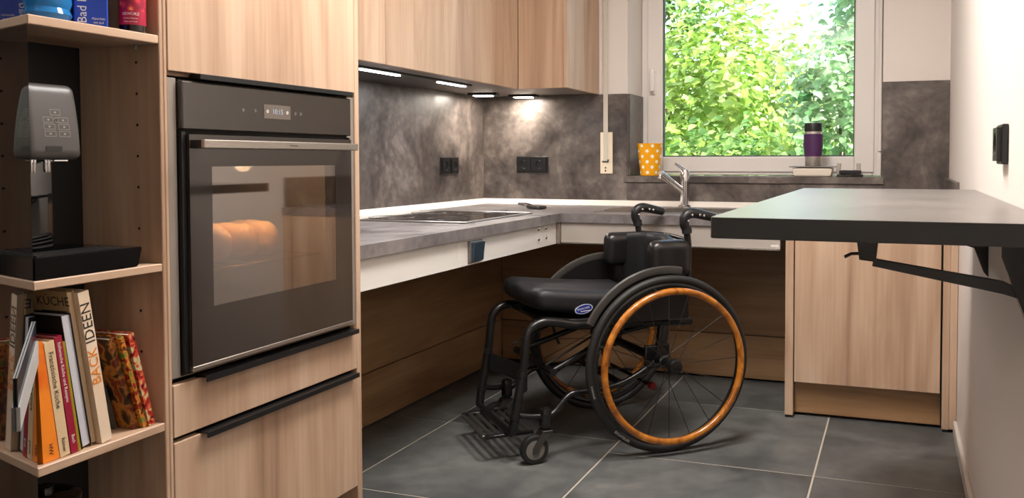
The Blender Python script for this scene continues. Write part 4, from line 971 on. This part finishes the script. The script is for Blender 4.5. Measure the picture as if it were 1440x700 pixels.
# ------------------------------------------------------------------ garden behind the window
def leaf_mat(name, stops):
    m = bpy.data.materials.new(name); m.use_nodes = True; N = m.node_tree.nodes; L = m.node_tree.links; N.clear()
    g = N.new('ShaderNodeNewGeometry'); rp = ramp(N, stops); L.new(g.outputs['Random Per Island'], rp.inputs[0])
    d = N.new('ShaderNodeBsdfPrincipled'); d.inputs['Roughness'].default_value = .42; t = N.new('ShaderNodeBsdfTranslucent'); mx = N.new('ShaderNodeMixShader'); mx.inputs[0].default_value = .5
    L.new(rp.outputs[0], d.inputs['Base Color']); L.new(rp.outputs[0], t.inputs[0])
    o = N.new('ShaderNodeOutputMaterial'); L.new(d.outputs[0], mx.inputs[1]); L.new(t.outputs[0], mx.inputs[2]); L.new(mx.outputs[0], o.inputs[0]); return m
ML = {'bright': leaf_mat('leaf_bright', [(0, srgb(120, 160, 50)), (.4, srgb(166, 196, 84)), (.75, srgb(200, 220, 120)), (1, srgb(228, 236, 180))]),
      'mid': leaf_mat('leaf_mid', [(0, srgb(80, 124, 50)), (.5, srgb(124, 166, 78)), (1, srgb(180, 206, 130))]),
      'cool': leaf_mat('leaf_cool', [(0, srgb(98, 148, 84)), (.5, srgb(146, 186, 122)), (1, srgb(206, 226, 184))])}
M_bark = mat('bark', srgb(84, 66, 48), .9)
bx('garden_ground', (-9, 7, YO+.01, 15, -.25, -.15), stone('garden_soil', [(.3, srgb(60, 70, 30)), (.5, srgb(90, 110, 44)), (.7, srgb(120, 140, 60))], (.8, .95), 2), kind='structure', bev=0)
def shrub(name, label, x, y, rx, ry, z0, z1, n, size, key, seed, cat='shrub'):
    rnd = random.Random(seed); zg = -.15
    t = thing(name, label, cat, (x, y, zg), group='greenery seen through the window')
    vs_, fs = [], []
    cz, rz = (z0+z1)/2, (z1-z0)/2
    cl = []
    for i in range(max(10, n//26)):
        while True:
            p_ = Vector((rnd.uniform(-1, 1), rnd.uniform(-1, 1), rnd.uniform(-1, 1)))
            if .35 < p_.length < 1: break
        cl.append(p_)
    for i in range(n):
        c_ = rnd.choice(cl); q = c_+Vector((rnd.gauss(0, .14), rnd.gauss(0, .14), rnd.gauss(0, .12)))
        P = Vector((q.x*rx, q.y*ry, cz-zg+q.z*rz))
        if P.z < .02: continue
        s = size*rnd.uniform(.6, 1.35)
        nrm = (Vector((q.x, q.y*.8-.5, q.z+.9))+Vector((rnd.gauss(0, .5), rnd.gauss(0, .5), rnd.gauss(0, .45)))).normalized()
        a = Vector((rnd.gauss(0, 1), rnd.gauss(0, 1), rnd.gauss(-.5, .7))); a = (a-nrm*a.dot(nrm)).normalized(); b_ = nrm.cross(a)
        w_ = s*rnd.uniform(.28, .40); f_ = -s*.10
        k = len(vs_)
        vs_ += [P-a*s*.5, P-a*s*.12+b_*w_-nrm*f_, P-a*s*.12-b_*w_-nrm*f_, P+a*s*.22+b_*w_*.7-nrm*f_, P+a*s*.22-b_*w_*.7-nrm*f_, P+a*s*.55+nrm*f_*1.5, P-a*s*.12, P+a*s*.22]
        fs += [(k, k+1, k+6), (k, k+6, k+2), (k+1, k+3, k+7, k+6), (k+2, k+6, k+7, k+4), (k+3, k+5, k+7), (k+4, k+7, k+5)]
    me = bpy.data.meshes.new('foliage'); me.from_pydata([tuple(v) for v in vs_], [], fs); me.materials.append(ML[key])
    o = bpy.data.objects.new('foliage', me); link(o, t); WM[o.name] = Matrix.Identity(4); o['kind'] = 'stuff'
    bm = NB(); h_ = cz+rz*.5-zg
    for i in range(6):
        c_ = cl[i % len(cl)]; e = Vector((c_.x*rx*.8, c_.y*ry*.8, cz-zg+c_.z*rz*.7)); e.z = max(e.z, .3)
        tube(bm, smooth_path([(rnd.uniform(-.05, .05), rnd.uniform(-.05, .05), 0), (e.x*.3, e.y*.3, e.z*.45), e], 4), [.022-.0016*k for k in range(9)], 6)
    obj('branches', bm, M_bark, t, local=True, smooth=True)
shrub('garden_shrub', 'bright yellow-green bush filling the middle of the window view', -1.5, 7.3, .62, .42, .1, 2.25, 3000, .095, 'bright', 1)
shrub('garden_shrub', 'mid-green bush in the lower left of the window view', -2.35, 6.55, .60, .34, -.1, 1.50, 2400, .085, 'mid', 2)
shrub('garden_shrub', 'blue-green bush at the right side of the window view', -.40, 6.75, .44, .40, -.1, 1.95, 2400, .085, 'cool', 3)
shrub('garden_shrub', 'low green bush along the bottom edge of the window view', -1.05, 5.75, .75, .22, -.1, 1.26, 2400, .07, 'mid', 4)
shrub('garden_tree', 'leafy tree overhanging the upper left of the window view', -2.75, 8.35, .85, .42, 1.3, 3.4, 2600, .11, 'mid', 5, 'tree')
shrub('garden_tree', 'leafy tree at the upper right of the window view', -.10, 8.35, .62, .45, 1.45, 3.1, 2000, .11, 'cool', 6, 'tree')
shrub('garden_shrub', 'tall bright hedge bush far behind the others', -1.75, 9.7, 1.15, .5, -.1, 3.0, 4200, .125, 'bright', 8)
shrub('garden_shrub', 'broad mid-green hedge bush far behind on the right', .75, 9.8, 1.05, .5, -.1, 2.6, 2400, .125, 'mid', 9)
